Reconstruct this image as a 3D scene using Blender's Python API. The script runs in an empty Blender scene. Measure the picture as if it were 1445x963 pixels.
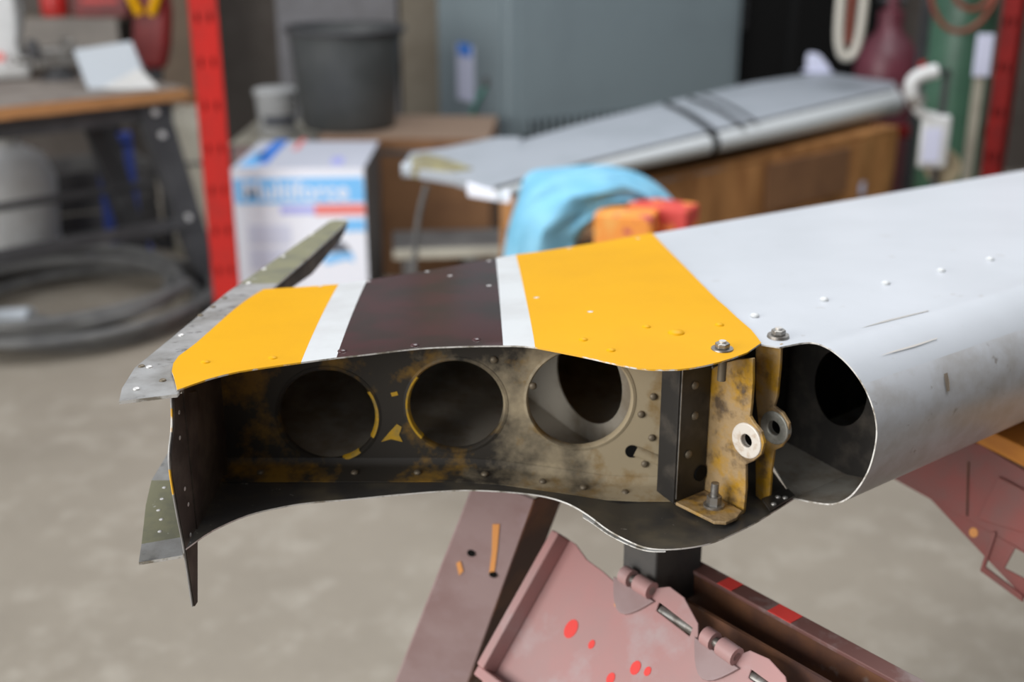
import bpy, bmesh, math, random
from mathutils import Vector, Matrix
random.seed(7)
R = math.radians
C = bpy.context.scene.collection
PI = math.pi

# ------------------------------------------------------------------ camera
H, F, PITCH = 1.55, 1700.0, R(19.9)
cp, sp = math.cos(PITCH), math.sin(PITCH)
cam = bpy.data.cameras.new('camera'); camo = bpy.data.objects.new('camera', cam); C.objects.link(camo)
camo.location = (0, 0, H); camo.rotation_euler = (R(90) - PITCH, 0, 0)
cam.sensor_width = 36.0; cam.lens = 36.0 * F / 1445.0
cam.clip_start = 0.05
cam.dof.use_dof = True; cam.dof.focus_distance = 1.10; cam.dof.aperture_fstop = 3.1
bpy.context.scene.camera = camo

# ------------------------------------------------------------------ world + light
w = bpy.data.worlds.new('world'); bpy.context.scene.world = w; w.use_nodes = True
w.node_tree.nodes['Background'].inputs[0].default_value = (0.90, 0.94, 1.0, 1)
w.node_tree.nodes['Background'].inputs[1].default_value = 0.62
def area(name, loc, target, sx, sy, power, col):
    l = bpy.data.lights.new(name, 'AREA'); l.shape = 'RECTANGLE'; l.size = sx; l.size_y = sy; l.energy = power; l.color = col
    o = bpy.data.objects.new(name, l); C.objects.link(o); o.location = loc
    o.rotation_euler = (Vector(target) - Vector(loc)).to_track_quat('-Z', 'Y').to_euler(); return o
area('door_daylight', (-4.9, -1.9, 2.5), (0, 2.4, .9), 5.0, 3.0, 380, (1.0, .98, .95))
area('roof_daylight', (0.6, 2.6, 4.6), (0.3, 2.4, 0), 3.0, 3.0, 150, (.97, .98, 1.0))
vs = bpy.context.scene.view_settings
vs.view_transform = 'Standard'; vs.look = 'None'; vs.gamma = 1.0; vs.exposure = 0.08

# ------------------------------------------------------------------ pixel -> point helpers
OC = Vector((0, 0, H))
def ray(px, py):
    a = (px - 722.5) / F; b = -(py - 481.5) / F
    return Vector((a, cp + b * sp, -sp + b * cp))
def pz(px, py, z): d = ray(px, py); return OC + d * ((z - H) / d.z)
def pyy(px, py, y): d = ray(px, py); return OC + d * (y / d.y)
def pl(px, py, P, n): d = ray(px, py); return OC + d * ((P - OC).dot(n) / d.dot(n))
def proj(P):
    v = P - OC; zc = v.y * cp - v.z * sp; yc = v.y * sp + v.z * cp
    return 722.5 + F * v.x / zc, 481.5 - F * yc / zc
def az(deg): return Vector((math.sin(R(deg)), math.cos(R(deg)), 0))
UP = Vector((0, 0, 1))

# ------------------------------------------------------------------ materials
def mat(name, col, rough=.5, metal=0., col2=None, scale=8., lo=.45, hi=.62, bump=0., bscale=None, stretch=None, spec=.5, coat=0., detail=6, emit=0., col3=None, scale3=3., lo3=.55, hi3=.65):
    m = bpy.data.materials.new(name); m.use_nodes = True; nt = m.node_tree; N = nt.nodes; L = nt.links
    b = N['Principled BSDF']
    b.inputs['Base Color'].default_value = (*col, 1); b.inputs['Roughness'].default_value = rough; b.inputs['Metallic'].default_value = metal
    b.inputs['Specular IOR Level'].default_value = spec; b.inputs['Coat Weight'].default_value = coat
    tc = N.new('ShaderNodeTexCoord'); mp = N.new('ShaderNodeMapping'); L.new(tc.outputs['Object'], mp.inputs[0])
    if stretch: mp.inputs['Scale'].default_value = stretch
    out = None
    def layer(prev, c, sc, l, h, off):
        no = N.new('ShaderNodeTexNoise'); no.inputs['Scale'].default_value = sc; no.inputs['Detail'].default_value = detail; no.inputs['Roughness'].default_value = .62
        mo = N.new('ShaderNodeVectorMath'); mo.operation = 'ADD'; mo.inputs[1].default_value = (off, off * 1.7, off * .3)
        L.new(mp.outputs[0], mo.inputs[0]); L.new(mo.outputs[0], no.inputs['Vector'])
        mr = N.new('ShaderNodeMapRange'); mr.inputs[1].default_value = l; mr.inputs[2].default_value = h; L.new(no.outputs['Fac'], mr.inputs[0])
        mx = N.new('ShaderNodeMix'); mx.data_type = 'RGBA'; L.new(mr.outputs[0], mx.inputs[0])
        if prev is None: mx.inputs[6].default_value = (*col, 1)
        else: L.new(prev, mx.inputs[6])
        mx.inputs[7].default_value = (*c, 1); return mx.outputs[2]
    if col2: out = layer(None, col2, scale, lo, hi, 0)
    if col3: out = layer(out, col3, scale3, lo3, hi3, 5.3)
    if out is not None: L.new(out, b.inputs['Base Color'])
    if bump:
        n2 = N.new('ShaderNodeTexNoise'); n2.inputs['Scale'].default_value = bscale or scale * 3; n2.inputs['Detail'].default_value = 5; L.new(mp.outputs[0], n2.inputs['Vector'])
        bp = N.new('ShaderNodeBump'); bp.inputs['Strength'].default_value = bump; bp.inputs['Distance'].default_value = .01
        L.new(n2.outputs['Fac'], bp.inputs['Height']); L.new(bp.outputs[0], b.inputs['Normal'])
    if emit:
        b.inputs['Emission Color'].default_value = (*col, 1); b.inputs['Emission Strength'].default_value = emit
    return m
M = {}
M['yellow'] = mat('yellow_paint', (.72, .365, .002), .45, col2=(.66, .325, .002), scale=5, lo=.4, hi=.75, spec=.16)
M['white'] = mat('white_stripe_paint', (.62, .64, .645), .4, col2=(.56, .57, .57), scale=9)
M['maroon'] = mat('maroon_paint', (.052, .017, .017), .2, col2=(.030, .017, .014), scale=9, lo=.45, hi=.6, spec=.6)
M['skin'] = mat('pale_grey_paint', (.57, .595, .63), .36, col2=(.52, .545, .575), scale=4, lo=.4, hi=.7, col3=(.30, .26, .21), scale3=22, lo3=.66, hi3=.82, spec=.5)
M['nose_in'] = mat('grimy_nose_inside', (.30, .285, .25), .5, col2=(.13, .09, .05), scale=9, lo=.45, hi=.62)
M['nose'] = mat('worn_shaded_paint', (.56, .575, .60), .36, col2=(.29, .245, .185), scale=11, lo=.44, hi=.84, col3=(.17, .14, .11), scale3=48, lo3=.65, hi3=.76, stretch=(1, 1, 1.2), spec=.5)  # real grime, deepened to stand in for shade under the nose
M['alu'] = mat('bare_aluminium', (.36, .36, .355), .5, .3, col2=(.22, .215, .20), scale=20, lo=.4, hi=.65, col3=(.09, .085, .08), scale3=45, lo3=.58, hi3=.72)
M['edge'] = mat('cut_aluminium_edge', (.75, .74, .71), .45, .3, col2=(.3, .27, .22), scale=60, lo=.5, hi=.62)
M['edge_yellow'] = mat('chipped_yellow_edge', (.75, .4, .02), .5, col2=(.7, .68, .63), scale=40, lo=.48, hi=.55)
M['green'] = mat('primer_green', (.20, .195, .115), .6, col2=(.15, .15, .10), scale=25, col3=(.45, .45, .42), scale3=60, lo3=.66, hi3=.72)
M['rust_brown'] = mat('dark_brown_web', (.045, .032, .026), .65, col2=(.10, .075, .06), scale=18)
M['rivet'] = mat('bright_rivet', (.72, .71, .69), .35, .5)
M['dark_rivet'] = mat('dull_rivet', (.16, .13, .09), .5, .3)
M['steel'] = mat('dull_steel', (.33, .32, .30), .42, .75, col2=(.2, .18, .16), scale=50)
M['lugring'] = mat('worn_pale_ring', (.72, .67, .60), .5, .1, col2=(.50, .38, .27), scale=70, lo=.5, hi=.68)
M['lugring_dark'] = mat('grey_ring', (.26, .26, .23), .45, .3, col2=(.42, .41, .37), scale=60)
M['lug'] = mat('ochre_fitting', (.36, .245, .12), .5, col2=(.44, .235, .015), scale=22, lo=.46, hi=.60, col3=(.10, .065, .035), scale3=45, lo3=.50, hi3=.68, bump=.25, bscale=80, detail=8)
M['black'] = mat('black_grime_shade', (.018, .016, .014), .45, col2=(.055, .047, .038), scale=30, lo=.5, hi=.7)
M['floor_in'] = mat('interior_grime', (.34, .31, .26), .5, col2=(.20, .165, .12), scale=12, lo=.45, hi=.62)
M['black_skin'] = mat('black_sealant_skin', (.042, .040, .038), .38, col2=(.10, .085, .06), scale=18, lo=.45, hi=.7, col3=(.4, .38, .34), scale3=160, lo3=.69, hi3=.73, detail=3)
M['conc'] = mat('concrete', (.30, .264, .212), .7, col2=(.235, .205, .163), scale=1.1, lo=.35, hi=.7, col3=(.37, .335, .28), scale3=9, lo3=.5, hi3=.8, bump=.2, bscale=30, detail=9)
M['wall'] = mat('grimy_wall', (.115, .098, .085), .9, col2=(.085, .07, .06), scale=2.2)
M['red'] = mat('red_enamel', (.52, .018, .014), .4, col2=(.42, .02, .016), scale=7)
M['red_dark'] = mat('dark_red_enamel', (.17, .006, .006), .45, col2=(.12, .006, .006), scale=6)
M['slot'] = mat('slot_black', (.05, .01, .01), .8)
M['wood'] = mat('plywood_edge', (.42, .20, .075), .6, col2=(.30, .14, .05), scale=10, stretch=(1, 1, 12))
M['woodtop'] = mat('worn_bench_top', (.25, .215, .185), .7, col2=(.17, .14, .12), scale=8)
M['charcoal'] = mat('charcoal_steel', (.038, .038, .041), .5, col2=(.055, .055, .058), scale=9)
M['greyhose'] = mat('grey_hose', (.115, .115, .112), .55, col2=(.075, .075, .075), scale=10)
M['plasticw'] = mat('white_plastic', (.62, .63, .63), .45, col2=(.5, .5, .49), scale=4)
M['offwhite'] = mat('cream_plastic', (.45, .42, .34), .55, col2=(.34, .31, .25), scale=5)
M['paper'] = mat('pale_paper', (.44, .48, .52), .7)
M['blue'] = mat('blue_enamel', (.035, .065, .30), .45)
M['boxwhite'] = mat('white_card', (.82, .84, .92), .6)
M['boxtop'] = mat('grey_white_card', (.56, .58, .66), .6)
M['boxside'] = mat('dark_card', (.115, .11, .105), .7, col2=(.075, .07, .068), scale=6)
M['pcyan'] = mat('print_light_blue', (.20, .54, .94), .5)
M['pblue'] = mat('print_blue', (.05, .22, .72), .5)
M['pviolet'] = mat('print_violet', (.42, .44, .85), .5)
M['pred'] = mat('print_red', (.82, .22, .20), .5)
M['pgrey'] = mat('print_grey', (.11, .12, .15), .5)
M['ppale'] = mat('print_pale', (.66, .69, .83), .6)
M['card'] = mat('brown_card', (.235, .115, .050), .8, col2=(.18, .085, .038), scale=4)
M['cardtop'] = mat('brown_card_top', (.27, .185, .13), .8)
M['wrap'] = mat('brown_wrap', (.46, .22, .075), .6, col2=(.30, .13, .04), scale=4.5, lo=.4, hi=.62, stretch=(2.2, 2.2, .6))
M['bin'] = mat('dark_grey_plastic', (.055, .06, .060), .5, col2=(.07, .075, .075), scale=6)
M['cab'] = mat('blue_grey_enamel', (.205, .255, .275), .45, col2=(.19, .235, .255), scale=2)
M['cabdark'] = mat('louver_dark', (.03, .035, .04), .7)
M['void'] = mat('black_panel', (.004, .004, .004), .7, spec=.15)
M['tag'] = mat('white_tag', (.62, .64, .80), .6)
M['green_cyl'] = mat('green_enamel', (.05, .125, .08), .4, col2=(.04, .10, .065), scale=5)
M['maroon_cyl'] = mat('maroon_enamel', (.135, .030, .045), .42, col2=(.10, .024, .035), scale=5)
M['hose_w'] = mat('pale_hose', (.50, .47, .41), .5)
M['hose_o'] = mat('rust_hose', (.20, .045, .025), .5)
M['hose_g'] = mat('olive_hose', (.09, .105, .055), .5)
M['tan'] = mat('tan_rubber', (.34, .28, .18), .6)
M['wing2'] = mat('silver_wing_paint', (.36, .39, .43), .5, col2=(.32, .35, .385), scale=4)
M['wing2n'] = mat('silver_nose_paint', (.60, .63, .64), .4)
M['tape'] = mat('black_tape', (.018, .02, .022), .5)
M['ochre_end'] = mat('ochre_primer', (.30, .27, .13), .6, col2=(.2, .18, .12), scale=20)
M['towel'] = mat('pale_blue_terry', (.28, .60, .80), .95, col2=(.18, .47, .66), scale=7, lo=.38, hi=.66, bump=.6, bscale=170, spec=.1)
M['orange'] = mat('orange_print', (.86, .30, .045), .6, col2=(.85, .42, .10), scale=12, lo=.5, hi=.6, col3=(.5, .06, .09), scale3=16, lo3=.60, hi3=.63)
M['redorange'] = mat('red_print', (.62, .06, .05), .6, col2=(.85, .30, .05), scale=14, lo=.5, hi=.56)
M['stand'] = mat('faded_red_paint', (.45, .235, .225), .5, col2=(.39, .245, .235), scale=7, lo=.4, hi=.65, col3=(.44, .34, .34), scale3=10, lo3=.56, hi3=.72)
M['stand_leg'] = mat('faded_mauve_paint', (.33, .235, .232), .55, col2=(.27, .175, .17), scale=6, col3=(.36, .27, .28), scale3=12, lo3=.56, hi3=.7)
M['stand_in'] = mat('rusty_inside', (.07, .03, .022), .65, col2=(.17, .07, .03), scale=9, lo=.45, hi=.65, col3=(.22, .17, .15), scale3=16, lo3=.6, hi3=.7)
M['rail_lip'] = mat('chipped_brown_paint', (.16, .07, .06), .6, col2=(.26, .20, .19), scale=14, lo=.48, hi=.62)
M['stand2'] = mat('brick_red_paint', (.29, .085, .075), .55, col2=(.22, .105, .095), scale=14, lo=.4, hi=.65)
M['plank'] = mat('amber_plank', (.66, .27, .035), .5, col2=(.55, .20, .03), scale=6, stretch=(1, 1, 5))
M['orange_dab'] = mat('orange_paint_dab', (.75, .33, .10), .6)
M['red_dab'] = mat('red_paint_dab', (.80, .06, .05), .6)
M['darkblock'] = mat('dark_wood_block', (.055, .055, .055), .7, col2=(.08, .075, .07), scale=12)

M['chip'] = mat('chipped_yellow', (.62, .36, .02), .5, col2=(.35, .25, .08), scale=60, lo=.45, hi=.65)
# spar paint: black grime, tan primer, ochre overspray laid over the web
def web_mat():
    m = bpy.data.materials.new('grimy_spar_primer'); m.use_nodes = True; nt = m.node_tree; N = nt.nodes; L = nt.links; b = N['Principled BSDF']
    b.inputs['Roughness'].default_value = .5; b.inputs['Specular IOR Level'].default_value = .3
    tc = N.new('ShaderNodeTexCoord'); sx = N.new('ShaderNodeSeparateXYZ'); L.new(tc.outputs['Object'], sx.inputs[0])
    def noise(scale, off):
        a = N.new('ShaderNodeVectorMath'); a.operation = 'ADD'; a.inputs[1].default_value = (off, off, off); L.new(tc.outputs['Object'], a.inputs[0])
        n = N.new('ShaderNodeTexNoise'); n.inputs['Scale'].default_value = scale; n.inputs['Detail'].default_value = 7; n.inputs['Roughness'].default_value = .65; L.new(a.outputs[0], n.inputs['Vector']); return n.outputs['Fac']
    def mr(src, a, b_, c=0., d=1.):
        x = N.new('ShaderNodeMapRange'); x.inputs[1].default_value = a; x.inputs[2].default_value = b_; x.inputs[3].default_value = c; x.inputs[4].default_value = d; L.new(src, x.inputs[0]); return x.outputs[0]
    def mth(op, a, b_):
        x = N.new('ShaderNodeMath'); x.operation = op
        for i, v in enumerate((a, b_)):
            if isinstance(v, float): x.inputs[i].default_value = v
            else: L.new(v, x.inputs[i])
        return x.outputs[0]
    def mix(f, a, b_):
        x = N.new('ShaderNodeMix'); x.data_type = 'RGBA'; L.new(f, x.inputs[0])
        for i, v in ((6, a), (7, b_)):
            if isinstance(v, tuple): x.inputs[i].default_value = (*v, 1)
            else: L.new(v, x.inputs[i])
        return x.outputs[2]
    # tan primer wins towards the hinge end, black grime towards the tip (real overspray and oil, object space)
    tan = mth('ADD', mr(sx.outputs['X'], -.22, .05, -.25, .70), mr(noise(9, 0), .3, .7, -.35, .45))
    c1 = mix(mr(tan, .05, .45), (.040, .035, .029), (.40, .33, .22))
    och = mth('MULTIPLY', mr(noise(13, 3.1), .50, .62), mr(sx.outputs['X'], .0, .14, 1., .25))
    c2 = mix(och, c1, (.24, .135, .025))
    sc = mth('MULTIPLY', mr(noise(34, 7.7), .68, .72), mr(sx.outputs['X'], -.02, .10, 1., 0.))
    c3 = mix(sc, c2, (.52, .29, .02))
    L.new(c3, b.inputs['Base Color']); return m
M['web'] = web_mat()

# ------------------------------------------------------------------ mesh helpers
class MB:
    def __init__(s): s.v = []; s.f = []; s.m = []
    def add(s, vs, fs, mi=0):
        o = len(s.v); s.v += [Vector(v) for v in vs]; s.f += [tuple(i + o for i in f) for f in fs]; s.m += [mi] * len(fs); return s
    def box(s, c, d, rot=None, mi=0):
        c = Vector(c); x, y, z = (q / 2 for q in d)
        vs = [Vector((i * x, j * y, k * z)) for i in (-1, 1) for j in (-1, 1) for k in (-1, 1)]
        if rot is not None: vs = [rot @ v for v in vs]
        return s.add([c + v for v in vs], [(0, 1, 3, 2), (4, 6, 7, 5), (0, 4, 5, 1), (2, 3, 7, 6), (0, 2, 6, 4), (1, 5, 7, 3)], mi)
    def cyl(s, p0, p1, r0, r1=None, n=20, mi=0):
        r1 = r0 if r1 is None else r1; return s.tube([p0, p1], [r0, r1], n, mi=mi)
    def tube(s, path, r, n=12, closed=False, mi=0):
        path = [Vector(p) for p in path]; k = len(path); rr = r if isinstance(r, (list, tuple)) else [r] * k
        prev = None; rings = []
        for i in range(k):
            a = path[(i - 1) % k] if (closed or i > 0) else path[i]; b = path[(i + 1) % k] if (closed or i < k - 1) else path[i]
            t = (b - a).normalized()
            if prev is None:
                u = t.orthogonal().normalized()
            else:
                u = (prev - t * prev.dot(t)).normalized()
            prev = u; v = t.cross(u)
            rings.append([path[i] + (u * math.cos(2 * PI * j / n) + v * math.sin(2 * PI * j / n)) * rr[i] for j in range(n)])
        vs = [p for ring in rings for p in ring]; fs = []
        for i in range(k if closed else k - 1):
            for j in range(n):
                a = i * n + j; b = i * n + (j + 1) % n; c = ((i + 1) % k) * n + (j + 1) % n; d = ((i + 1) % k) * n + j; fs.append((a, b, c, d))
        if not closed: fs += [tuple(range(n - 1, -1, -1)), tuple((k - 1) * n + j for j in range(n))]
        return s.add(vs, fs, mi)
    def lathe(s, prof, c, n=32, mi=0, cap=True):
        c = Vector(c); vs = []; fs = []; k = len(prof)
        for r, z in prof:
            for j in range(n): vs.append(c + Vector((r * math.cos(2 * PI * j / n), r * math.sin(2 * PI * j / n), z)))
        for i in range(k - 1):
            for j in range(n): fs.append((i * n + j, i * n + (j + 1) % n, (i + 1) * n + (j + 1) % n, (i + 1) * n + j))
        if cap: fs += [tuple(range(n - 1, -1, -1)), tuple((k - 1) * n + j for j in range(n))]
        return s.add(vs, fs, mi)
    def prism(s, out, ext, mi=0):
        k = len(out); ext = Vector(ext); vs = [Vector(p) for p in out] + [Vector(p) + ext for p in out]
        fs = [tuple(range(k - 1, -1, -1)), tuple(range(k, 2 * k))] + [(i, (i + 1) % k, k + (i + 1) % k, k + i) for i in range(k)]
        return s.add(vs, fs, mi)
    def grid(s, rows, mis=None, closed=False):
        n = len(rows[0]); o = len(s.v)
        for r in rows: s.v += [Vector(p) for p in r]
        for i in range(len(rows) - 1):
            for j in range(n - 1):
                a = o + i * n + j; s.f.append((a, a + 1, a + n + 1, a + n)); s.m.append(mis[i] if mis else 0)
        return s
    def build(s, name, mats, parent=None, smooth=False, bevel=0., world=False, solid=0., rim=0, off=-1., seg=2, split=40):
        off_v = parent_loc(parent) if (world and parent is not None) else Vector((0, 0, 0))
        me = bpy.data.meshes.new(name); me.from_pydata([v - off_v for v in s.v], [], s.f)
        ms = mats if isinstance(mats, (list, tuple)) else [mats]
        for m in ms: me.materials.append(m)
        for p, mi in zip(me.polygons, s.m): p.material_index = mi; p.use_smooth = smooth
        bm = bmesh.new(); bm.from_mesh(me); bmesh.ops.recalc_face_normals(bm, faces=bm.faces) if not solid else None
        bm.to_mesh(me); bm.free(); me.update()
        o = bpy.data.objects.new(name, me); C.objects.link(o)
        if parent is not None: o.parent = parent
        if solid:
            md = o.modifiers.new('solid', 'SOLIDIFY'); md.thickness = solid; md.offset = off
            if rim: md.material_offset_rim = rim
        if bevel:
            md = o.modifiers.new('bevel', 'BEVEL'); md.width = bevel; md.segments = seg; md.limit_method = 'ANGLE'; md.angle_limit = R(40)
        if smooth:
            md = o.modifiers.new('split', 'EDGE_SPLIT'); md.split_angle = R(split)
        return o
def parent_loc(p):
    l = Vector((0, 0, 0))
    while p is not None: l += p.location; p = p.parent
    return l
def tag(o, label, cat, group=None):
    o['label'] = label; o['category'] = cat
    if group: o['group'] = group
    return o
def thing(name, label, cat, loc=(0, 0, 0), rz=0., group=None):
    o = bpy.data.objects.new(name, None); C.objects.link(o); o.empty_display_size = .1; o.location = loc; o.rotation_euler = (0, 0, rz)
    return tag(o, label, cat, group)
def plate(name, outline, th, mats, parent, holes=(), world=True, nrm=None, bevel=0., smooth=False, rim=0):
    """flat sheet with real holes: outline and holes are 3-D loops lying in one plane, extruded by th along nrm"""
    off = parent_loc(parent) if (world and parent is not None) else Vector((0, 0, 0))
    bm = bmesh.new(); es = []
    for loop in [outline] + list(holes):
        vs = [bm.verts.new(Vector(p) - off) for p in loop]
        es += [bm.edges.new((vs[i], vs[(i + 1) % len(vs)])) for i in range(len(vs))]
    bmesh.ops.triangle_fill(bm, edges=es, use_beauty=True, use_dissolve=False)
    fs = list(bm.faces)
    r = bmesh.ops.extrude_face_region(bm, geom=fs)
    nn = Vector(nrm) * th
    bmesh.ops.translate(bm, vec=nn, verts=[g for g in r['geom'] if isinstance(g, bmesh.types.BMVert)])
    bmesh.ops.recalc_face_normals(bm, faces=bm.faces)
    me = bpy.data.meshes.new(name); bm.to_mesh(me); bm.free()
    for m in (mats if isinstance(mats, (list, tuple)) else [mats]): me.materials.append(m)
    o = bpy.data.objects.new(name, me); C.objects.link(o)
    if parent is not None: o.parent = parent
    if bevel:
        md = o.modifiers.new('bevel', 'BEVEL'); md.width = bevel; md.segments = 2; md.limit_method = 'ANGLE'; md.angle_limit = R(50)
    return o
def circ(c, r, u, v, n=40, r2=None):
    r2 = r2 or r
    return [c + u * (r * math.cos(2 * PI * i / n)) + v * (r2 * math.sin(2 * PI * i / n)) for i in range(n)]
def lerp(a, b, t): return a + (b - a) * t
def poly_at(pts, t):
    """point at fraction t (0..1) of a polyline, by length"""
    ls = [(pts[i + 1] - pts[i]).length for i in range(len(pts) - 1)]; d = t * sum(ls)
    for i, l in enumerate(ls):
        if d <= l or i == len(ls) - 1: return lerp(pts[i], pts[i + 1], min(1., d / l if l else 0))
        d -= l
def struct(o): o['kind'] = 'structure'; return o
def catmull(pts, n=6):
    out = []; P = [pts[0]] + list(pts) + [pts[-1]]
    for i in range(1, len(P) - 2):
        for k in range(n):
            t = k / n; a, b, c, d = P[i - 1], P[i], P[i + 1], P[i + 2]
            out.append(.5 * ((2 * b) + (c - a) * t + (2 * a - 5 * b + 4 * c - d) * t * t + (3 * b - a - 3 * c + d) * t ** 3))
    out.append(P[-2]); return out
_dome = {}
def dome_mesh(r, h, m, key):
    if key in _dome: return _dome[key]
    b = MB(); b.lathe([(r, -.0005), (r, h * .25), (r * .82, h * .65), (r * .5, h * .92), (r * .12, h)], (0, 0, 0), 14)
    me = bpy.data.meshes.new(key); me.from_pydata(b.v, [], b.f); me.materials.append(m)
    for p in me.polygons: p.use_smooth = True
    _dome[key] = me; return me
def rivet(P, nrm, parent, m, r=.0045, h=.0028, name='rivet'):
    me = dome_mesh(r, h, m, f'{name}_{m.name}_{r}_{h}')
    o = bpy.data.objects.new(name, me); C.objects.link(o); o.parent = parent; o.location = P - parent_loc(parent)
    o.rotation_euler = Vector(nrm).to_track_quat('Z', 'Y').to_euler(); return o

# ================================================================== setting
def slab(name, c, d, m):
    b = MB(); b.box(c, d); return struct(b.build(name, m))
slab('floor', (0, 2.5, -.05), (11, 13.5, .1), M['conc'])
slab('wall_back', (0, 7.45, 1.75), (11, .1, 3.5), M['wall'])
slab('shade_wall', (2.2, -3.4, 1.75), (6.4, .1, 3.5), M['wall'])  # unseen wall added behind the camera to keep sky light off the nose
slab('shade_slab', (3.2, -1.3, 3.55), (4.6, 4.2, .1), M['wall'])  # unseen partial slab added overhead to shade the nose from the sky
slab('wall_right', (5.45, 2.5, 1.75), (.1, 10, 3.5), M['wall'])

# ================================================================== main tail surface
A = az(51.0); Nf = Vector((A.y, -A.x, 0))           # A: along the leading edge, Nf: towards the nose
ZT, K = 1.15, .105
Cd = az(-18); P0 = pz(640, 493, ZT)
def ztop(P):
    q = (Vector((P.x, P.y, 0)) - Vector((P0.x, P0.y, 0))).dot(Cd)
    q = .5 * (q + math.sqrt(q * q + .0016)) - .02
    return ZT - K * max(0., q)
def top(px, py, dz=0.):
    z = ZT
    for _ in range(25):
        P = pz(px, py, z); z = ztop(P) + dz
    return P
wing = thing('tail_surface', 'detached aircraft tail surface with yellow, maroon and white striped tip resting on two stands', 'aircraft part', (0.1, 1.25, 1.0))
APEX = Vector((6.56, 5.76, 1.07))

near_px = [(250,553),(285,540),(330,528),(380,520),(430,513),(475,507),(520,502),(560,497),(600,493),(650,491),(700,490),(745,491),(790,499),(830,507),(860,514),(900,522),(930,524),(965,523),(1000,517),(1035,507),(1060,497),(1074,486)]
far_px = [(372,410),(425,407),(478,403),(518,397),(600,384),(700,366),(728,361),(760,357),(850,343),(920,330)]
nearP = catmull([top(*q) for q in near_px], 5); farP = [top(*q) for q in far_px]
def near_at_px(x):
    for i in range(len(nearP) - 1):
        a, b = proj(nearP[i])[0], proj(nearP[i + 1])[0]
        if a <= x <= b: return lerp(nearP[i], nearP[i + 1], (x - a) / (b - a))
    return nearP[0] if x < 300 else nearP[-1]
def far_at_px(x):
    for i in range(len(farP) - 1):
        a, b = proj(farP[i])[0], proj(farP[i + 1])[0]
        if a <= x <= b: return lerp(farP[i], farP[i + 1], (x - a) / (b - a))
    return farP[0] if x < 400 else farP[-1]
NF = 16
left_px = [(250,553),(246,536),(241,523),(252,508),(275,492),(300,470),(330,442),(350,425),(372,410)]
leftP = [top(*q) for q in left_px]
bound_px = [(1074,486),(1062,470),(1040,452),(1010,426),(985,401),(960,375),(942,356),(930,342),(920,330)]
boundP = [top(*q) for q in bound_px]
fr = [0, .012, .03] + [.06 + .94 * i / NF for i in range(NF + 1)]
def set_z(P, f, lift=0.):
    d = .006 * max(0, 1 - f / .06) ** 2
    return Vector((P.x, P.y, ztop(P) + .003 * math.sin(PI * min(1, f)) - 0.0 * d + lift))
def column(a, b):
    return [set_z(lerp(a, b, f), f) for f in fr]
cols = []; colm = []
stripes = [(250, 425, 372, 478, 0, 8), (425, 475, 478, 518, 1, 3), (475, 710, 518, 700, 2, 10), (710, 755, 700, 728, 1, 3), (755, 1074, 728, 920, 0, 16)]
for (n0, n1, f0, f1, mi, k) in stripes:
    for i in range(k):
        t = i / k; cols.append(column(near_at_px(n0 + (n1 - n0) * t), far_at_px(f0 + (f1 - f0) * t))); colm.append(mi)
cols[0] = [set_z(poly_at(leftP, f), f) for f in fr]
cols[1] = [set_z(lerp(c, lerp(cols[0][i], cols[2][i], .5), .6), fr[i]) for i, c in enumerate(cols[1])]
last = [set_z(poly_at(boundP, f), f) for f in fr]
cols.append(last)
# a shallow droop of the lip around the hinge bulge
b = MB(); b.grid(cols, colm)
ts = b.build('top_skin', [M['yellow'], M['white'], M['maroon'], M['edge_yellow'], M['edge'], M['edge']], wing, smooth=True, world=True, solid=.0016, rim=3, off=-1)
ts['label'] = 'yellow skin with white and maroon stripes'
TOP = cols
# ---- pale skin: boundary line, then round the nose, lofted to the apex
open_px = [(1100,491),(1120,489),(1140,483),(1165,489),(1190,507),(1210,530),(1225,556),(1235,585),(1238,612),(1234,640),(1225,668),(1210,692),(1195,706),(1175,713),(1150,711),(1120,705)]
PT = pz(1140, 483, ZT)
secN = [pl(x, y, PT, A) for x, y in open_px[2:]]
secTop = [pz(1100, 490, ZT)]
sec = catmull(secTop + secN, 4)
us = [0, .01, .025, .05, .09, .14, .2, .27, .35]
def apex_row(P): return [lerp(P, APEX, u) for u in us]
rows = [apex_row(p) for p in reversed(last)] + [apex_row(p) for p in sec]
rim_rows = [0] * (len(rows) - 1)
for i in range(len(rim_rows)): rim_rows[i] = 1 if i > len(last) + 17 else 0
b = MB(); b.grid(rows, rim_rows)
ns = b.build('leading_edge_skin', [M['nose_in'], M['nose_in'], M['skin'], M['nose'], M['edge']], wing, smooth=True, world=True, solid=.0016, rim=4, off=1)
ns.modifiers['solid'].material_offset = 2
ns['label'] = 'pale grey painted skin wrapped round the nose'
# ---- bottom skin
bot_px = [(262,776),(300,750),(350,728),(400,716),(440,710),(500,705),(560,699),(640,693),(700,694),(760,700),(800,711),(830,728),(860,750),(900,770),(930,776),(970,774),(1010,765),(1060,742),(1090,724),(1120,705)]
def zb(px): return 1.0 - .022 * min(1, max(0, (px - 680) / 220))
botP = catmull([pz(x, y, zb(x)) for x, y in bot_px], 4)
REAR = [Vector((p.x, p.y, 1.045)) for p in farP]
brows = []
for i, p in enumerate(botP):
    t = i / (len(botP) - 1); q = poly_at(REAR, t)
    rw_ = []
    for f in fr:
        v = lerp(p, q, f); g = max(0., (v.y - 1.16) / max(.05, q.y - 1.16)); v.z = lerp(p.z, q.z, g * g * .5 + g * .5); rw_.append(v)
    brows.append(rw_)
brT = [[row[j] for row in brows] for j in range(len(fr))]
b = MB(); b.grid(brT)
bs = b.build('bottom_skin', [M['black_skin'], M['edge']], wing, smooth=True, world=True, solid=.0016, rim=1, off=0)
bs['label'] = 'black sealant-coated lower skin with bare metal lip'
dl = [p for p in botP if 818 < proj(p)[0] < 945]
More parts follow.
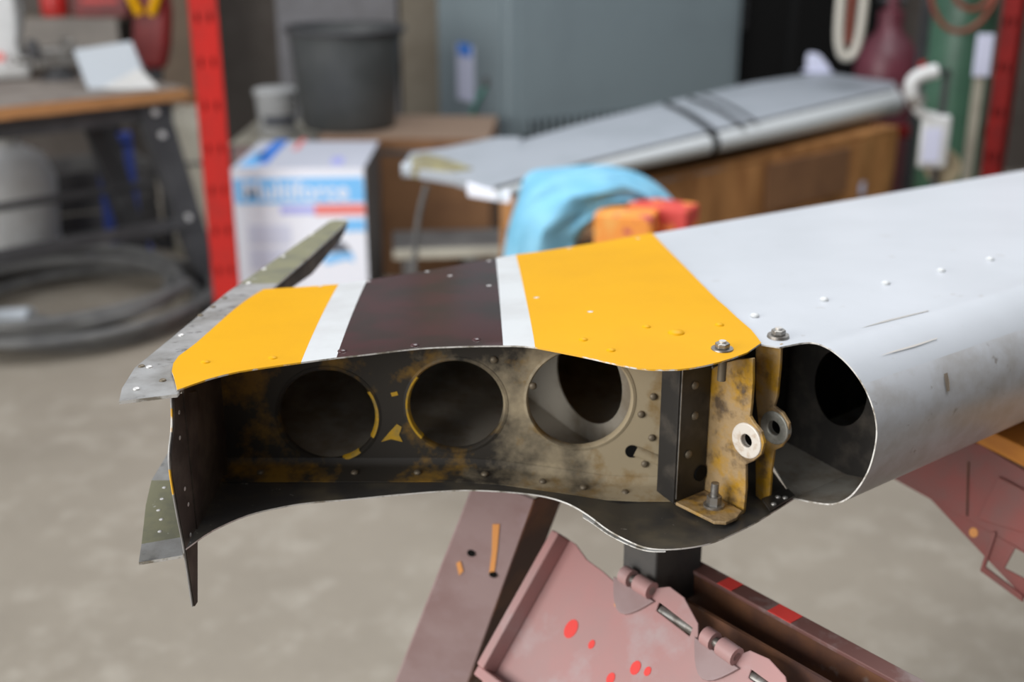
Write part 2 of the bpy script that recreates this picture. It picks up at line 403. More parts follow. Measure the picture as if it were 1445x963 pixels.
b = MB(); b.grid([[p + Vector((0, -.0035, -.0038)) * (1 - .75 * i / len(dl)) for i, p in enumerate(dl)], [p + Vector((0, .012, -.0022)) for p in dl]]); b.build('doubler_lip', M['edge'], wing, smooth=True, world=True, solid=.001)
brw = [apex_row(lerp(sec[-1], REAR[-1], i / 8)) for i in range(9)]
b = MB(); b.grid(brw); b.build('lower_panel', [M['nose_in'], M['edge']], wing, smooth=True, world=True, solid=.0016, rim=1, off=0)
# rear spar closing the back
b = MB(); b.grid([[p + Vector((0, 0, -.004)) for p in farP], [Vector((p.x, p.y, 1.046)) for p in farP]]); b.build('rear_spar', M['black'], wing, world=True, solid=.002)
rp0, rp1 = farP[-1], lerp(farP[-1], APEX, .35)
b = MB(); b.grid([[rp0 + Vector((0, 0, -.004)), rp1 + Vector((0, 0, -.004))], [Vector((rp0.x, rp0.y, 1.046)), Vector((rp1.x, rp1.y, 1.06))]]); b.build('rear_spar', M['black'], wing, world=True, solid=.002)

# ---- front spar web with three flanged lightening holes
YW = 1.13
from mathutils.bvhtree import BVHTree
def bvh(rows_):
    m_ = MB(); m_.grid(rows_); return BVHTree.FromPolygons(m_.v, m_.f)
BV_BOT = bvh(brows)
def zbot_at(P):      # lower skin height under a plan point near the spar
    h_ = BV_BOT.ray_cast(Vector((P.x, YW, 1.3)), Vector((0, 0, -1)))[0]
    return (h_.z if h_ is not None else 1.0) + .005
x0 = pyy(280, 640, YW).x; x1 = pyy(948, 640, YW).x
lo = [Vector((lerp(x0, x1, i / 14), YW, 0)) for i in range(15)]
for q in lo: q.z = zbot_at(q) - .004
outl = lo + [Vector((x1, YW, ZT - .010)), Vector((lerp(x0, x1, .66), YW, ZT - .006)), Vector((lerp(x0, x1, .33), YW, ZT - .006)), Vector((x0, YW, ZT - .018))]
X = Vector((1, 0, 0)); Y = Vector((0, 1, 0))
holes = [(463, 587, 69.5), (643, 573, 68.5), (818, 564, 74.)]
hc = []
for cx, cy, r in holes:
    c = pyy(cx, cy, YW); zc = c.y * cp - (c.z - H) * sp; hc.append((c, r * zc / F))
fi = []
for i, q in enumerate(lo):
    e_ = poly_at(REAR, i / (len(lo) - 1)); fi.append([lerp(q + Vector((0, .003, .004)), Vector((e_.x, e_.y, 1.053)), k / 8) for k in range(9)])
b = MB(); b.grid(fi); b.build('inner_floor', M['floor_in'], wing, smooth=True, world=True, solid=.001)
web = plate('spar_web', outl, .0016, M['web'], wing, [circ(c, r, X, UP, 48) for c, r in hc], nrm=Y)
for c, r in hc:
    prof = [(r + .004, -.0006), (r + .0012, -.0014), (r - .0006, .001), (r - .001, .006)]
    b = MB(); n = 56
    b.grid([[c + X * (a * math.cos(2 * PI * j / n)) + UP * (a * math.sin(2 * PI * j / n)) + Y * d for j in range(n + 1)] for a, d in prof])
    b.build('hole_flange', M['web'], wing, smooth=True, world=True, solid=.0008)
for k, a0, a1 in ((0, -28, 32), (1, 140, 225), (0, -75, -52)):
    c, rr_ = hc[k]
    b = MB(); b.grid([[c + X * ((rr_ + dr) * math.cos(R(a0 + (a1 - a0) * j / 16))) + UP * ((rr_ + dr) * math.sin(R(a0 + (a1 - a0) * j / 16))) + Y * dy for j in range(17)] for dr, dy in ((.0016, -.0018), (-.0004, -.0016), (-.0022, .001), (-.0026, .004))])
    b.build('chipped_rim', M['chip'], wing, smooth=True, world=True, solid=.0004)
for pts in ([(538,624),(548,612),(560,599),(567,603),(563,614),(568,624),(552,620)], [(470,663),(490,660),(508,664),(496,670),(474,671)], [(551,555),(560,553),(562,558),(553,560)]):
    b = MB(); b.prism([pyy(x, y, YW - .0008) for x, y in pts], Y * .0006); b.build('paint_smear', M['chip'], wing, world=True)
# heel flange of the spar, riveted to the lower skin
fl = []
for q in lo: fl.append([q + Vector((0, -.001, .012)), q + Vector((0, -.004, .0065)), q + Vector((0, -.009, .0045)), q + Vector((0, -.034, .0015))])
b = MB(); b.grid(fl); b.build('spar_flange', M['web'], wing, smooth=True, world=True, solid=.0012)
for px in (300, 375, 505, 592, 685, 765, 822, 880):
    x = pyy(px, 680, YW).x; P = Vector((x, YW - .019, 0)); P.z = zbot_at(P) - .004 + .0035
    rivet(P, UP, wing, M['dark_rivet'], .004, .003)
for px, py in ((922, 560), (920, 618), (910, 655), (752, 545), (697, 508), (905, 585)):
    P = pyy(px, py, YW); rivet(P, -Y, wing, M['dark_rivet'], .004, .003)
# joint stub bolt standing out of the web beside the hinge post
P = pyy(897, 637, YW); b = MB(); b.cyl(P + Y * .004, P + Vector((.032, .002, -.014)), .0075, .006, 14); b.build('joggle_bulge', M['web'], wing, smooth=True, world=True)
b = MB(); b.cyl(P - Y * .0012 - X * .004, P - X * .004, .007, n=16); b.build('tooling_hole', M['void'], wing, smooth=True, world=True)

# ---- hinge bracket: post, foot tab and two lug plates
PK = pz(953, 712, .984); 
PL = pl(994, 692, PK, Nf); LA = (PL - PK).dot(A)
def bz(P): return P.z
ztb = ZT - .006
Pk = Vector((PK.x, PK.y, 0)); Pl_ = Vector((PL.x, PL.y, 0))
def up_to(P, z): return Vector((P.x, P.y, z))
b = MB(); b.prism([up_to(Pk, .985), up_to(Pl_, .985), up_to(Pl_, ztb), up_to(Pk, ztb)], -Nf * .003)
o = b.build('hinge_post', M['black'], wing, world=True, bevel=.0008); o['label'] = 'dark vertical bracket face with rivets'  # black colour holds the shadow that the lip throws on this face
bk = -Nf * .024
b = MB(); b.prism([up_to(Pk, .985), up_to(Pk, ztb), up_to(Pk + bk, ztb), up_to(Pk + bk, .99)], -A * .003)
b.build('post_flange', M['black'], wing, world=True, bevel=.0008)
b = MB(); b.tube([up_to(Pk, .99) + Nf * .0004, up_to(Pk, 1.06) + Nf * .0006, up_to(Pk, ztb) + Nf * .0004], .0007, 6); b.build('corner_line', M['steel'], wing, smooth=True, world=True)  # thin pale steel line laid along the post's corner
for t, z in ((.45, 1.108), (.35, 1.035), (.5, 1.075)):
    rivet(lerp(Pk, Pl_, t) + UP * z, Nf, wing, M['dark_rivet'], .0045, .003)
P = lerp(Pk, Pl_, .82) + UP * 1.008 + Nf * .0003
b = MB(); b.cyl(P - Nf * .002, P + Nf * .0012, .0085, n=20); b.build('bolt_hole', M['void'], wing, smooth=True, world=True)
# foot tab (horizontal) and its bolt
fw = .060
b = MB(); b.prism([up_to(Pk, .983), up_to(Pk + Nf * (fw - .008), .983), up_to(Pk + Nf * fw + A * .008, .983), up_to(Pk + Nf * fw + A * (LA * .55), .983), up_to(Pk + Nf * (fw * .9) + A * (LA * .9), .983), up_to(Pl_, .983)], UP * .0035)
o = b.build('foot_tab', M['lug'], wing, world=True, bevel=.0008)
Bc = Pk + Nf * .030 + A * (LA * .55)
b = MB(); b.cyl(up_to(Bc, .986), up_to(Bc, .989), .0105, n=20); b.build('washer', M['steel'], wing, smooth=True, world=True)
b = MB(); b.cyl(up_to(Bc, .989), up_to(Bc, .998), .0075, n=6); b.build('nut', M['steel'], wing, world=True)
b = MB(); b.cyl(up_to(Bc, .998), up_to(Bc, 1.012), .004, n=14); b.build('bolt_shank', M['steel'], wing, smooth=True, world=True)
# lug plates
def lug(outl_px, ring_px, ra, rb_, rh, P, mring, mbody):
    out = [pl(x, y, P, A) for x, y in outl_px]
    c = pl(*ring_px, P, A)
    pt = plate('lug_plate', out, .004, mbody, wing, [circ(c, rh, Nf, UP, 24)], nrm=A, bevel=.0008)
    rg = plate('lug_ring', circ(c - A * .0016, ra, Nf, UP, 36), .0075, mring, pt, [circ(c - A * .0016, rh, Nf, UP, 24)], nrm=A, bevel=.0012)
    rg.parent = pt; return c
l1 = [(999,523),(1020,513),(1040,508),(1062,506),(1062,540),(1060,570),(1058,588),(1064,598),(1074,610),(1078,626),(1074,642),(1062,652),(1052,656),(1052,690),(1049,722),(1044,734),(1030,722),(1010,704),(993,694),(990,660),(993,600),(996,560)]
ring1 = (1054, 622)
c1 = lug(l1, ring1, .0182, 0, .0068, PL + A * .001, M['lugring'], M['lug'])
# second lug on the same pin axis, further along the leading edge
best = min(((abs(proj(c1 + A * t)[0] - 1092), t) for t in [i * .001 for i in range(20, 120)]))[1]
P2 = PL + A * best
l2 = [(1066,488),(1102,486),(1100,520),(1096,560),(1092,574),(1104,583),(1113,598),(1112,618),(1102,632),(1092,636),(1088,665),(1086,695),(1083,716),(1066,700),(1066,640),(1070,600),(1066,560)]
c2 = lug(l2, (1093, 604), .0172, 0, .0075, P2, M['lugring_dark'], M['lug'])
# inner shelf under the second lug with rivets
tabP = [pz(x, y, .985) for x, y in ((1075,706),(1112,692),(1122,702),(1086,722))]
b = MB(); b.prism(tabP, UP * .002); o = b.build('splice_tab', M['black'], wing, world=True)
for x, y in ((1098, 702), (1108, 703), (1092, 712)): rivet(pz(x, y, .987), UP, wing, M['steel'], .003, .002)
# main rib running back from the hinge, holed
RP = PK + A * .004
def rib_plate(name, Pp, n0, n1, ztops, zbots, hole, m, k=10):
    lo_, hi_ = [], []
    for i in range(k + 1):
        t = i / k; q = Vector((Pp.x, Pp.y, 0)) + Nf * lerp(n0, n1, t)
        lo_.append(up_to(q, zbots(q))); hi_.append(up_to(q, ztops(q)))
    hl = []
    if hole:
        hn, hz, hr, hr2 = hole; q = Vector((Pp.x, Pp.y, hz)) + Nf * hn; hl = [circ(q, hr, Nf, UP, 36, hr2)]
    return plate(name, lo_ + hi_[::-1], .0015, m, wing, hl, nrm=A)
def zbr(q):
    d = max(0., (Vector((q.x, q.y, 0)) - Vector((PK.x, PK.y, 0))).dot(-Nf)); return .986 + .10 * d
rib_plate('inner_rib', PK + A * .012, -.40, -(1.137 - PK.y) / .777, lambda q: ztop(q) - .003, zbr, (-.145, 1.072, .052, .050), M['floor_in'])
# nose rib inside the leading edge, holed
NT = .085
def nose_rib():
    s2 = [lerp(p, APEX, NT / 7.8) for p in secN]
    cen = sum(s2, Vector()) / len(s2)
    s2 = [cen + (p - cen) * .985 for p in s2]
    s2 = [s2[0] - Nf * .10 + UP * (-.012)] + s2 + [s2[-1] - Nf * .10 + UP * .006]
    pp = s2[3]; hcn = pl(1186, 548, pp, A)
    return plate('nose_rib', s2, .0015, M['black'], wing, [circ(hcn, .033, Nf, UP, 36, .042)], nrm=A)
nose_rib()
b = MB(); Pd = PT - Nf * .085 + A * .01
b.prism([up_to(Pd, .985), up_to(Pd + A * .5, .985), up_to(Pd + A * .5, ZT - .01), up_to(Pd, ZT - .012)], -Nf * .002); b.build('nose_spar', M['black'], wing, world=True)

def up_to2(P, z): return Vector((P.x, P.y, z))
# ---- end rib with its green upper strip, dark web and lower strip
def strip(name, px, zf, m, th, lift=0.):
    out = [Vector((p.x, p.y, zf(p))) for p in px]
    return out
se_px_l = [(168,566),(172,548),(190,519),(250,470),(320,413),(400,358),(468,310)]
se_px_r = [(250,556),(262,540),(282,516),(325,470),(378,412),(440,358),(491,311)]
L_ = [top(*q) for q in se_px_l]; R_ = [top(*q) for q in se_px_r]
for P in L_ + R_: P.z = ztop(P) - .0018
def refine(P, n=5): return [lerp(P[i], P[i + 1], k / n) for i in range(len(P) - 1) for k in range(n)] + [P[-1]]
gl = refine(L_); gr = refine(R_)
def strip_mi(P): return 0 if proj(P)[1] > 414 else 1
grid_rows = [[lerp(a, c, t) for t in (0, .33, .66, 1)] for a, c in zip(gl, gr)]
b = MB(); b.grid(grid_rows, [strip_mi(lerp(gl[i], gr[i], .5)) for i in range(len(gl) - 1)])
o = b.build('rib_cap_strip', [M['alu'], M['green'], M['edge'], M['edge']], wing, smooth=True, world=True, solid=.003, rim=2, off=0)
o['label'] = 'bare and green-primed metal strip along the end rib'
# web of the end rib (vertical plate, airfoil tail)
def rib_x(y):
    for i in range(len(gr) - 1):
        if gr[i].y <= y <= gr[i + 1].y: return lerp(gr[i], gr[i + 1], (y - gr[i].y) / max(1e-6, gr[i + 1].y - gr[i].y)).x
    return gr[-1].x
ys = [1.0 + .965 * i / 24 for i in range(25)]
def low_z(y):
    t_ = [(1.0, .998), (1.38, 1.01), (1.478, 1.082), (1.645, 1.056), (1.90, 1.040), (1.965, 1.046)]
    for (a_, za), (b_, zb_) in zip(t_, t_[1:]):
        if a_ <= y <= b_: return za + (zb_ - za) * (y - a_) / (b_ - a_)
    return t_[-1][1]
dn_ = []; up_ = []
for y in ys:
    q = Vector((rib_x(y) - .0035, y, 0)); dn_.append(up_to2(q, low_z(y))); up_.append(up_to2(q, ztop(q) - .004))
b = MB(); b.grid([dn_, up_]); b.build('end_rib_web', M['rust_brown'], wing, world=True, solid=.002)
# front of the end rib: thin flange seen almost edge-on, drooping to a point
FP = pz(240, 560, 1.144); fn = az(97)
fe_px = [(242,558),(243,600),(239,640),(241,672),(250,725),(258,765),(266,815),(272,856),(276,850),(276,815),(276,772),(277,700),(277,640),(276,552)]
fe = [pl(x, y, FP, fn) for x, y in fe_px]
o = plate('end_rib_flange', fe, .002, [M['rust_brown']], wing, nrm=X); o['label'] = 'thin dark rib edge drooping to a sharp point'
edge = catmull([pl(x - .6, y, FP, fn) for x, y in fe_px[:8]], 4)
b = MB(); b.tube(edge, .0011, 6); b.m = [1 if (i // 6) % 9 in (2, 3, 4) and i < 100 else 0 for i in range(len(b.f))]; b.build('rib_edge', [M['alu'], M['edge_yellow']], wing, smooth=True, world=True)
for x, y in ((250, 582), (251, 618), (258, 690), (263, 712), (266, 755)):
    rivet(pl(x, y, FP, fn) - fn * -.0005, fn, wing, M['rivet'], .003, .002)
# lower strip
lw_px_l = [(196,796),(200,770),(206,715),(214,680),(238,640)]; lw_px_r = [(258,786),(258,760),(256,715),(254,680),(252,640)]
def lz(P): return .985 + .10 * (P.y - .93)
def lowp(px, py):
    z = .985
    for _ in range(20): P = pz(px, py, z); z = lz(P)
    return P
L2 = [lowp(*q) for q in lw_px_l]; R2 = [lowp(*q) for q in lw_px_r]
b = MB(); b.grid([[lerp(a, c, t) for t in (0, .5, 1)] for a, c in zip(L2, R2)], [0, 1, 1, 0])
b.build('lower_rib_strip', [M['alu'], M['green'], M['edge'], M['edge']], wing, smooth=True, world=True, solid=.003, rim=2, off=0)
for x, y in ((229, 706), (226, 752), (232, 690), (224, 722), (228, 735)): rivet(lowp(x, y), UP, wing, M['rivet'], .003, .002)

# ---- fasteners on the top
BV_TOP, BV_NOSE, BV_STRIP = bvh(cols), bvh(rows), bvh(grid_rows)
def seat(x, y, trees):
    d = ray(x, y).normalized(); hit = None
    for t_ in trees:
        p, n_, i_, ds = t_.ray_cast(OC, d)
        if p is not None and (hit is None or ds < hit[2]): hit = (p, n_ if n_.z > 0 else -n_, ds)
    return hit
def toprivet(x, y, m, r=.0042, h=.0026, name='rivet'):
    hit = seat(x, y, (BV_TOP, BV_NOSE))
    if hit: rivet(hit[0] + hit[1] * .0006, hit[1], wing, m, r, h, name)
for x, y in ((603,385),(635,391),(690,405),(690,370),(757,422),(833,442),(520,399),(803,352),(900,338),(452,406)):
    toprivet(x, y, M['rivet'], .0044, .0014)
for x, y in ((823,482),(862,497),(912,464),(1015,461),(385,508),(290,514),(483,498),(585,490),(672,482)):
    toprivet(x, y, M['yellow'] if x > 720 or x < 400 else M['maroon'], .0048, .0032)
toprivet(954, 472, M['yellow'], .0085, .004, 'screw_head')
for x, y in ((1065,447),(1163,424),(1250,401),(1328,383),(1397,367)):
    toprivet(x, y, M['white'], .0048, .0032)
def bolt(x, y):
    P = seat(x, y, (BV_TOP, BV_NOSE))[0] + UP * .0006
    b = MB(); b.cyl(P - UP * .002, P + UP * .0022, .0115, .0105, 24); o = b.build('washer', M['steel'], wing, smooth=True, world=True)
    b = MB(); b.cyl(P + UP * .002, P + UP * .0075, .0074, n=6); h = b.build('bolt_head', M['steel'], wing, world=True, bevel=.0012)
    b = MB(); b.cyl(P + UP * .007, P + UP * .0095, .0035, n=12); b.build('bolt_tip', M['rivet'], wing, smooth=True, world=True)
bolt(1019, 495); bolt(1098, 476)
b = MB(); P = pz(1018, 537, 1.126); b.cyl(P, P + UP * .020, .0042, n=14); b.build('bolt_shank', M['dark_rivet'], wing, smooth=True, world=True)
# scuffs worn into the nose paint
M['scuff_l'] = mat('pale_scuff', (.62, .58, .53), .6); M['scuff_d'] = mat('brown_scuff', (.25, .20, .15), .7); M['scuff_m'] = mat('faint_scuff', (.42, .405, .38), .7)
for q_, m in (([(1242,502),(1262,495),(1290,487),(1322,477),(1323,478),(1292,489),(1262,497)], 'scuff_l'), ([(1332,528),(1337,526),(1340,540),(1340,552),(1336,553),(1334,540)], 'scuff_d'), ([(1215,463),(1250,452),(1310,438),(1311,439),(1252,454)], 'scuff_m')):
    hs = [seat(x, y, (BV_NOSE,)) for x, y in q_]
    if all(hs):
        b = MB(); b.add([h_[0] + (OC - h_[0]).normalized() * .0022 for h_ in hs], [tuple(range(len(hs)))]); b.build('scuff', M[m], ns, world=True)
# rivets and empty holes along the cap strip
for x, y, k in ((193,552,0),(211,521,0),(256,476,0),(283,448,1),(301,436,1),(317,423,1),(351,402,0),(373,382,0),(400,364,0),(416,347,0),(440,333,0),(452,320,0),(468,313,0),(230,540,1),(200,520,1),(246,462,1)):
    hit = seat(x, y, (BV_STRIP,))
    if hit: rivet(hit[0] + hit[1] * .0017, hit[1], wing, M['rivet'] if not k else M['dark_rivet'], .0032, .002)

# ================================================================== stands under the tail surface
D = az(-39.0); S = Vector((-D.y, D.x, 0)); S = -A.copy(); S = Vector((-D.y, D.x, 0))   # D away-left along the rail, S to its camera-left side
S = Vector((-math.cos(R(39)), -math.sin(R(39)), 0))
ZR = .86
st = thing('steel_trestle', 'faded red steel trestle with hinged side panel, below the open hinge end', 'trestle', pz(1000, 900, 0))
h0 = pz(797, 760, ZR); h1 = h0 - D * .62
# side panel, splayed down from the hinge line
def solve_splay():
    best = None
    for i in range(0, 80):
        a_ = i * .02
        for j in range(10, 90):
            t = j * .005; P = h0 + (S * a_ - UP) * t; q = proj(P); e = (q[0] - 690) ** 2 + (q[1] - 945) ** 2
            if best is None or e < best[0]: best = (e, a_, t)
    return best
_, spl, plen = solve_splay()
Wd = (S * spl - UP).normalized(); pn = D.cross(Wd).normalized()
if pn.dot(-ray(850, 900)) < 0: pn = -pn
plen = plen * (S * spl - UP).length
plen2 = .45
def pp(px, py): return pl(px, py, h0, pn)
outp = [pp(795,757), pp(812,768), pp(828,790), pp(850,806), pp(868,822), pp(905,845), pp(925,830), pp(945,828), pp(965,843), pp(985,880), pp(985,905), pp(1020,935), pp(1040,925), pp(1058,918), pp(1085,930), pp(1108,955), pp(1115,985), pp(1180,1040), pp(1150,1180), pp(640,1035), pp(690,945)]
hl = [[pp(930,850), pp(977,886), pp(973,898), pp(926,862)], [pp(1060,945), pp(1110,982), pp(1106,994), pp(1056,957)]]
panel = plate('side_panel', outp, .003, M['stand'], st, hl, nrm=-pn, bevel=.001)
# raised rolled flange at the panel's far edge
b = MB(); fl0 = pp(795, 757); fl1 = pp(690, 945)
b.prism([fl0, fl0 - D * .012, fl1 - D * .012, fl1], pn * .024); b.prism([fl1, fl1 - D * .5, fl1 - D * .5 + Wd * .012, fl1 + Wd * .012], pn * .02)
b.build('panel_flange', M['stand'], st, world=True, bevel=.002)
# hinge knuckles
for (x, y), (x2, y2) in (((868,815),(925,850)), ((982,900),(1045,945))):
    c0, c1_ = pp(x, y), pp(x2, y2)
    half = [lerp(c0, c1_, t) + Wd * (.030 * math.sin(PI * t)) for t in [i / 10 for i in range(11)]]
    b = MB(); b.prism(half, pn * .004); o = b.build('hinge_leaf', M['stand_leg'], st, world=True, bevel=.001)
    mid = lerp(c0, c1_, .2) + pn * .006 - Wd * .008; mid2 = lerp(c0, c1_, .9) + pn * .006 - Wd * .008
    b = MB(); b.tube([mid, lerp(mid, mid2, .3)], .010, 14); b.tube([lerp(mid, mid2, .5), mid2], .010, 14); b.build('hinge_knuckle', M['stand'], o, smooth=True, world=True)
    b = MB(); b.tube([mid, mid2], .005, 10); b.build('hinge_pin', M['steel'], o, smooth=True, world=True)
for (x, y) in ((952, 873), (1084, 969)):
    P = pp(x, y) - pn * .008; b = MB(); b.tube([P + D * .024, P - D * .024], .0065, 12); b.build('hinge_rod', M['steel'], st, smooth=True, world=True)
# rail: open channel
r0 = pz(925, 822, ZR - .01); rw = -S
rl = .72
ru = pz(985, 800, ZR); wdt = abs((ru - r0).dot(rw))
b = MB()
prof = [(0, 0), (0, -.05), (wdt, -.05), (wdt, 0)]
pts0 = [r0 + rw * a_ + UP * z for a_, z in prof]
b.grid([[p, p - D * rl] for p in pts0]); b.build('rail', M['stand_in'], st, world=True, solid=.004, off=0)
e0 = r0 + rw * (wdt - .004)
b = MB(); b.prism([e0 + UP * .0, e0 + rw * .022, e0 + rw * .022 - D * rl, e0 - D * rl], UP * .005); b.build('rail_lip', M['rail_lip'], st, world=True, bevel=.001)
for t, l_ in ((.05, .02), (.12, .03), (.30, .05), (.45, .03)):
    q = e0 - D * t + UP * .0052; b = MB(); b.prism([q, q + rw * .02, q + rw * .02 - D * l_, q - D * l_], UP * .0006); b.build('paint_dab', M['red_dab'], st, world=True)
# block between rail and surface
bc = r0 + rw * (wdt * .42) + D * -.01
b = MB(); b.box(bc + UP * .045 + D * .02, (.075, .05, .15), Matrix.Rotation(R(39), 3, 'Z')); b.build('packing_block', M['darkblock'], st, world=True, bevel=.003)
# legs
def leg(pa, pb, wa, wb, th, m, inner):
    ax = (pb - pa).normalized(); view = (pa - OC).normalized(); side = ax.cross(view).normalized()
    if side.x < 0: side = -side
    nrm = side.cross(ax).normalized()
    if nrm.dot(view) > 0: nrm = -nrm
    b = MB(); b.prism([pa - side * wa, pa + side * wa, pb + side * wb, pb - side * wb], -nrm * th)
    o = b.build('leg', m, st, world=True, bevel=.002)
    b = MB(); e_a, e_b = pa + side * wa, pb + side * wb
    dirn = (-nrm * .05 + side * .030)
    b.prism([e_a, e_b, e_b + dirn, e_a + dirn], -side * .003); b.build('leg_flange', inner, o, world=True, bevel=.001)
    return o, nrm, side
la = pyy(713, 690, 1.22); lb = pyy(592, 1010, 1.36)
lbf = la + (lb - la) * ((la.z) / (la.z - lb.z))
lg, ln, lsd = leg(la, lbf, .036, .062, .004, M['stand_leg'], M['stand_in'])
def on_leg(x, y): return pl(x, y, la + ln * .0005, ln)
for quad, m in (([(695,740),(705,740),(702,775),(698,806),(690,812),(694,780)], 'orange_dab'), ([(644,795),(650,792),(654,806),(648,812)], 'orange_dab')):
    b = MB(); b.prism([on_leg(*q) for q in quad], ln * .0006); b.build('paint_dab', M[m], lg, world=True)
for x, y in ((665, 781), (696, 811)):
    P = on_leg(x, y); b = MB(); b.cyl(P - ln * .001, P + ln * .001, .005, n=14); b.build('bolt_hole', M['void'], lg, smooth=True, world=True)
for x, y, m, r in ((806, 888, 'red_dab', .0085), (873, 850, 'orange_dab', .005), (835, 910, 'red_dab', .004), (897, 943, 'red_dab', .006), (914, 948, 'red_dab', .004), (862, 958, 'red_dab', .005)):
    P = pp(x, y); b = MB(); b.prism(circ(P, r, D, Wd, 14, r * 1.3), pn * .0006); b.build('paint_dab', M[m], st, world=True)
# rest of the trestle: legs to the floor under the rail's near end
for t in (.60,):
    q = r0 + rw * (wdt / 2) - D * t - UP * .052
    for sg in (1,):
        b = MB(); foot = q + rw * .18 * sg; foot = Vector((foot.x, foot.y, 0))
        b.tube([q, foot], .022, 10); b.build('leg', M['stand_leg'], st, smooth=True, world=True)
# ---- second stand at the right
st2 = thing('red_sawhorse', 'brick red folding sawhorse with amber plank top, at the right edge under the pale skin', 'sawhorse', pz(1420, 800, .0) + Vector((0, 0, 0)))
D2 = az(-33.0); S2 = Vector((-math.cos(R(33)), -math.sin(R(33)), 0))
q0 = pz(1375, 622, .93)
W2 = (S2 * .30 - UP).normalized(); n2 = D2.cross(W2).normalized()
if n2.dot(-ray(1400, 700)) < 0: n2 = -n2
def p2(px, py): return pl(px, py, q0, n2)
far = p2(1200, 560)
plate('side_panel', [p2(1225,585), p2(1385,628), p2(1445,664), p2(1600,752), p2(1600,865), p2(1445,778), p2(1262,677), p2(1205,648)], .003, M['stand2'], st2, nrm=-n2, bevel=.001)
plate('upper_leg', [p2(1310,702), p2(1445,778), p2(1600,860), p2(1600,1040), p2(1500,905), p2(1445,845)], .003, M['stand2'], st2, [[p2(1432,762 + 12), p2(1560,845), p2(1560,880), p2(1500,845), p2(1417,802)]], nrm=-n2, bevel=.001)
for a_, c_ in (((1366,652), (1364,728)),):
    b = MB(); P, Q = p2(*a_), p2(*c_); b.prism([P, P - D2 * .002, Q - D2 * .002, Q], n2 * .0015); b.build('panel_crease', M['stand_in'], st2, world=True)
tri = [p2(1411,672), p2(1445,690), p2(1600,775), p2(1600,830), p2(1445,752), p2(1380,733)]
b = MB(); b.prism(tri, n2 * .005); b.build('embossed_panel', M['stand2'], st2, world=True, bevel=.002)
tri = [p2(1402,750), p2(1408,752), p2(1392,800), p2(1445,840), p2(1445,850), p2(1385,806)]
b = MB(); b.prism(tri, n2 * .004); b.build('gusset_rib', M['stand2'], st2, world=True, bevel=.001)
b = MB(); b.prism(circ(p2(1374, 752), .006, D2, W2, 14), n2 * .0006); b.build('paint_dab', M['orange_dab'], st2, world=True)
e = [p2(1360,607), p2(1445,653), p2(1640,760)]
b = MB(); b.prism([e[0], e[2], e[2] - UP * .012, e[0] - UP * .012], -S2 * .10 ); b.build('plank_seat', M['stand_in'], st2, world=True)
pe = [q + UP * .002 for q in e]
b = MB(); b.prism([pe[0] + D2 * .15, pe[2], pe[2] - S2 * .055, pe[0] + D2 * .15 - S2 * .055], UP * .024); b.build('plank', M['plank'], st2, world=True, bevel=.002)
b = MB(); b.prism([pe[0] + D2 * .15 - S2 * .062, pe[2] - S2 * .062, pe[2] - S2 * .13, pe[0] + D2 * .15 - S2 * .13], UP * .024); b.build('plank', M['plank'], st2, world=True, bevel=.002)
for px in (1512, 1590):
    a_ = p2(px, 800 if px < 1500 else 900); b_ = a_ + W2 * (a_.z / -W2.z)
    b = MB(); b.prism([a_ - D2 * .03, a_ + D2 * .03, b_ + D2 * .03, b_ - D2 * .03], -n2 * .03); b.build('leg', M['stand_leg'], st2, world=True, bevel=.003)

# ================================================================== workshop behind
# ---- workbench
BA = 48.
c0 = pz(266, 140, .83)
bench = thing('workbench', 'dark steel workbench with a worn plywood top at the left', 'workbench', (c0.x, c0.y, 0), R(90 - BA))
b = MB(); b.box((-1.3, .33, .85), (2.6, .66, .045), mi=0); b.box((-1.3, .33, .8735), (2.596, .656, .003), mi=1)
b.build('bench_top', [M['wood'], M['woodtop']], bench, bevel=.004)
b = MB(); b.box((-1.3, .05, .79), (2.5, .004, .075)); b.box((-1.3, .07, .826), (2.5, .04, .004)); b.build('apron', M['charcoal'], bench)
b = MB(); b.box((-1.3, .61, .79), (2.5, .004, .075)); b.build('apron', M['charcoal'], bench)
def bench_leg(ux, vy, du, dv):
    b = MB(); t, f = Vector((ux, vy, .826)), Vector((ux + du, vy + dv, 0))
    b.prism([t + Vector((-.09, 0, 0)), t + Vector((.03, 0, 0)), f + Vector((.03, 0, 0)), f + Vector((-.06, 0, 0))], (0, .004, 0))
    b.prism([t + Vector((-.09, 0, 0)), t + Vector((-.09, .07, 0)), f + Vector((-.06, .06, 0)), f + Vector((-.06, 0, 0))], (.004, 0, 0))
    b.prism([t + Vector((.03, 0, 0)), t + Vector((.03, .05, 0)), f + Vector((.03, .05, 0)), f + Vector((.03, 0, 0))], (.004, 0, 0))
    lgo = b.build('leg', M['charcoal'], bench, bevel=.002)
    sgn = -1 if vy < .3 else 1
    for z in (.79, .70, .36):
        k = 1 - z / .826; P = t + Vector((du * k - .03, dv * k + (0 if sgn < 0 else .004), -k * .826)); b = MB(); b.cyl(P, P + Vector((0, sgn * .012, 0)), .014, .012, 12); b.build('bolt', M['rivet'], lgo, smooth=True)
bench_leg(-.11, .03, .16, -.05); bench_leg(-2.45, .03, -.10, -.05); bench_leg(-.11, .60, .16, .05); bench_leg(-2.45, .60, -.10, .05)
b = MB(); b.box((-1.27, .0, .34), (2.5, .02, .05)); b.build('stretcher', M['charcoal'], bench, bevel=.003)
b = MB(); b.tube([(-2.5, .3, .45), (-.06, .3, .45)], .016, 10); b.build('stretcher', M['charcoal'], bench, smooth=True)
b = MB(); b.prism([(-.34, .30, .80), (-.27, .30, .80), (-.12, .30, .36), (-.19, .30, .36)], (0, .03, 0)); b.build('brace', M['charcoal'], bench, bevel=.002)
